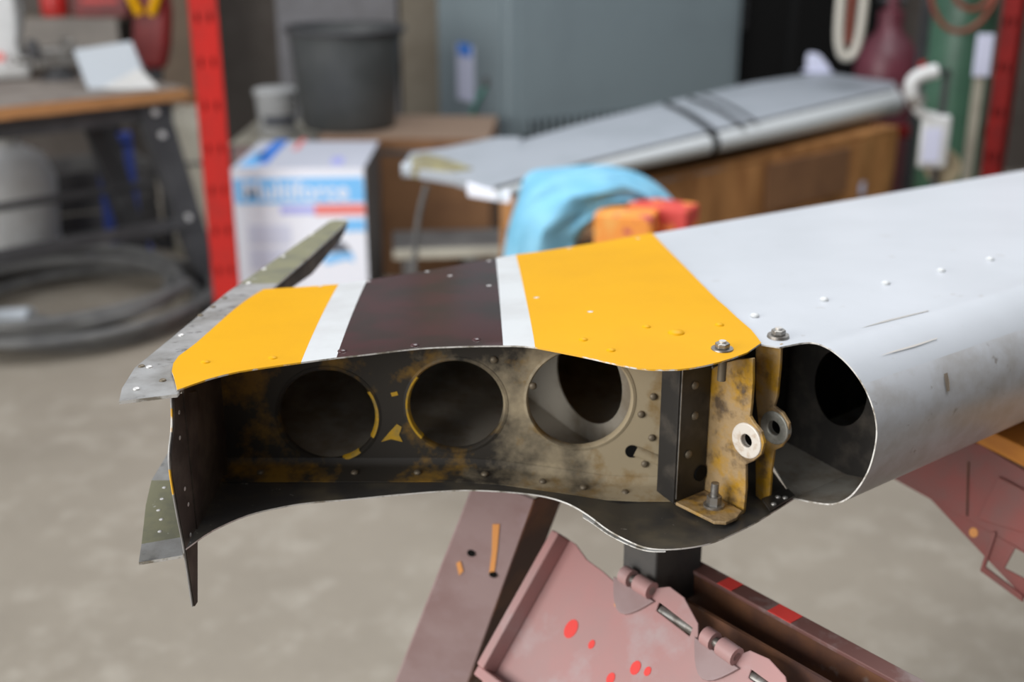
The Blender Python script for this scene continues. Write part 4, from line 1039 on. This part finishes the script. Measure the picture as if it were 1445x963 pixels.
# wing 2
w2 = thing('second_wing', 'silver-white tapered wing panel with black tape bands lying on the wrapped table', 'aircraft part', (tl.x, tl.y, zt_top))
ta = [(596,240),(700,268),(840,229),(1000,190),(1140,157),(1262,128)]       # fold line along the leading edge
tb = [(618,222),(700,210),(820,176),(940,146),(1060,118),(1160,103),(1262,117)]
fa = [pz(x, y, ZW) for x, y in ta[1:]]; fb = [pz(x, y, ZW - .02) for x, y in tb]
fa = catmull(fa, 6); 
rws = [[lerp(p, poly_at(fb, .12 + .88 * i / (len(fa) - 1)), s_) + UP * .01 * math.sin(PI * s_) for s_ in (0, .2, .4, .6, .8, 1)] for i, p in enumerate(fa)]
b = MB(); b.grid(rws); b.build('upper_skin', M['wing2'], w2, smooth=True, world=True, solid=.004)
# nose: rounded front along the near edge
nr = .034; nd = Vector((math.cos(R(WA)), -math.sin(R(WA)), 0))
nrow = []
for i, p in enumerate(fa):
    rr = lerp(.014, .050, i / (len(fa) - 1))
    nrow.append([p + nd * (rr * math.sin(a_)) + UP * (rr * math.cos(a_) - rr) for a_ in [PI * j / 10 for j in range(11)]])
b = MB(); b.grid(nrow); b.build('nose_skin', M['wing2n'], w2, smooth=True, world=True, solid=.003)
b = MB()
low = [[r_[-1], Vector((q_[-1].x, q_[-1].y, ZW - .045))] for r_, q_ in zip(nrow, rws)]
b.grid(low); b.build('lower_skin', M['wing2'], w2, smooth=True, world=True, solid=.003)
b = MB(); b.prism([nrow[-1][j] for j in range(11)] + [low[-1][1], rws[-1][-1]], az(WA) * .004); b.build('end_cap', M['wing2n'], w2, world=True)
b = MB(); b.tube([p + UP * .002 - nd * .004 for p in fa], .007, 6); b.build('seam_shadow', M['greyhose'], w2, smooth=True, world=True)  # dark tube stands in for the thin shadow along the fold
# left root: ochre fitting and white edge
tip = [pz(x, y, ZW - .03) for x, y in ((572,240),(580,228),(625,222),(700,206),(735,206),(735,270),(690,280),(640,262),(575,250))]
b = MB(); b.prism(tip, UP * .03); b.build('root_skin', M['wing2'], w2, world=True, bevel=.004)
b = MB(); rt = [pz(x, y, ZW - .03) for x, y in ((580,238),(600,232),(630,240),(668,254),(640,258),(582,252))]; b.prism(rt, UP * .036); b.build('root_fitting', M['ochre_end'], w2, world=True, bevel=.004)
b = MB(); rt = [pz(x, y, ZW - .035) for x, y in ((658,264),(720,270),(720,288),(660,278))]; b.prism(rt, UP * .03); b.build('root_lip', M['boxwhite'], w2, world=True, bevel=.004)
b = MB(); P = pz(577, 240, ZW - .015); b.tube([P + Vector((-.02, 0, 0)), P + Vector((.03, 0, 0))], .022, 14); b.build('root_pin', M['paper'], w2, smooth=True, world=True)
# tape bands across skin and nose
for pa, pb, wd in (((1006,188),(934,145),16), ((1048,178),(968,137),11), ((1068,173),(990,132),6)):
    b = MB(); A0 = pz(*pa, ZW + .010); B0 = pz(*pb, ZW + .010 - .012); wv = az(WA) * (wd * .0022)
    rws2 = [[lerp(A0, B0, k / 6) + UP * .010 * math.sin(PI * k / 6), lerp(A0, B0, k / 6) + wv + UP * .010 * math.sin(PI * k / 6)] for k in range(7)]
    b.grid(rws2); b.build('tape_band', M['tape'], w2, smooth=True, world=True, solid=.002)
i_ = min(range(len(fa)), key=lambda i: abs(proj(fa[i])[0] - 1003))
p_ = fa[i_]; rr = lerp(.014, .050, i_ / (len(fa) - 1)) + .003
b = MB(); b.grid([[p_ + az(WA) * s_ + nd * (rr * math.sin(a_)) + UP * (rr * math.cos(a_) - rr + .002) for a_ in [PI * j / 10 for j in range(11)]] for s_ in (-.012, .022)]); b.build('tape_band', M['tape'], w2, smooth=True, world=True, solid=.002)
# cleat (white) on far end of second wing
P = pz(1155, 103, ZW - .012)
t = thing('white_clip', 'small white plastic clip standing on the far end of the second wing', 'clip', P)
b = MB(); b.prism([(-.05, 0, 0), (.06, 0, 0), (.05, 0, .03), (.0, 0, .085), (-.05, 0, .09), (-.055, 0, .05)], (0, .05, 0)); b.build('body', M['tag'], t, bevel=.012, seg=3)
b = MB(); b.box((.0, .025, .005), (.13, .07, .01)); b.build('foot', M['tag'], t, bevel=.004)
# wire hanging from second wing root
t = thing('hanging_wire', 'thin grey wire hanging from the left tip of the second wing', 'wire', pz(596, 262, ZW - .035))
pts = [pyy(x, y, t.location.y) - t.location for x, y in ((602,262),(592,300),(586,350),(586,420),(590,520))]
pts[-1].z = -t.location.z + .01
b = MB(); b.tube(catmull(pts, 5), .008, 8); b.build('strand', M['greyhose'], t, smooth=True)

# ---- crate with towel and orange parcel
yk = 3.06; YS = .31
a = pyy(712, 320, yk); c = pyy(952, 320, yk); kz = pyy(900, 345, yk).z
t = thing('brown_crate', 'brown crate under the pale blue towel behind the striped tip', 'crate', ((a.x + c.x) / 2, yk + .17, 0))
kw = c.x - a.x
pit = (kz - .055) / 6
for z in [pit * (i + .5) for i in range(6)]:
    for yy in (-.12, .12):
        b = MB(); b.box((0, yy, z), (kw - .02, .02, pit - .012)); b.build('slat', M['card'], t, bevel=.003)
    for xx in (-1, 1):
        b = MB(); b.box((xx * (kw / 2 - .012), 0, z), (.02, .21, pit - .012)); b.build('slat', M['card'], t, bevel=.003)
ktop = pit * 6
b = MB(); b.box((0, 0, ktop + .01), (kw, .27, .02)); b.build('lid', M['card'], t, bevel=.003)
ktop += .02
# towel: folded terry cloth arching over the crate's back corner
def tw(x, y, yy): return pyy(x, y, yy + YS)
o1 = [tw(*p) for p in ((716,372,2.86),(728,300,2.86),(742,248,2.87),(785,237,2.92),(850,234,2.96),(905,246,2.97),(945,275,2.98),(972,318,2.98),(980,345,2.98))]
o2 = [tw(*p) for p in ((700,470,2.74),(716,330,2.73),(752,266,2.74),(800,250,2.78),(858,246,2.82),(905,260,2.84),(940,285,2.86),(962,322,2.88),(968,350,2.88))]
o3 = [tw(*p) for p in ((740,480,2.66),(752,340,2.64),(780,296,2.66),(815,276,2.70),(862,266,2.75),(905,274,2.80),(935,295,2.83),(955,325,2.86),(960,350,2.86))]
o4 = [tw(*p) for p in ((800,480,2.66),(797,360,2.68),(812,325,2.69),(836,302,2.72),(868,287,2.76),(903,287,2.80),(928,304,2.83),(946,328,2.86),(952,350,2.86))]
o5 = [tw(*p) for p in ((812,480,2.73),(808,365,2.74),(822,330,2.76),(843,308,2.78),(870,294,2.82),(902,294,2.84),(924,309,2.86),(940,332,2.88),(948,352,2.88))]
b = MB(); rings = [catmull(r_, 5) for r_ in (o1, o2, o3, o4, o5)]
across = [catmull([r_[i] for r_ in rings], 5) for i in range(len(rings[0]))]
for i, row in enumerate(across):
    for j, p in enumerate(row):
        p += Vector((.0, -1, .3)) * (.011 * math.sin(j * 1.15 + .14 * i) + .006 * math.sin(j * 2.1 - i * .5))
b.grid(across)
tw_o = b.build('towel', M['towel'], None, smooth=True, solid=.008, split=80)
md = tw_o.modifiers.new('sub', 'SUBSURF'); md.levels = 1; md.render_levels = 1
tag(tw_o, 'pale blue terry towel draped in folds over the brown crate', 'towel')
P = pyy(905, 335, 2.97)
t = thing('orange_parcel', 'orange and red printed parcel resting on the crate below the towel', 'parcel', (P.x, 3.02, ktop))
zA = pyy(900, 300, 3.0).z - ktop
rx_ = Matrix.Rotation(R(-16), 3, 'Z')
b = MB(); b.box((-.035, 0, zA / 2), (.15, .10, zA), rx_); b.build('body', M['orange'], t, bevel=.008)
b = MB(); b.box((.065, .055, zA / 2 + .004), (.17, .09, zA + .008), Matrix.Rotation(R(-30), 3, 'Z')); b.build('flap', M['redorange'], t, bevel=.008)
print('splay', spl, plen, 'lug2', best, 'ktop', ktop, 'kz', kz, 'bench', tuple(bench.location), 'cab', LX, LY)
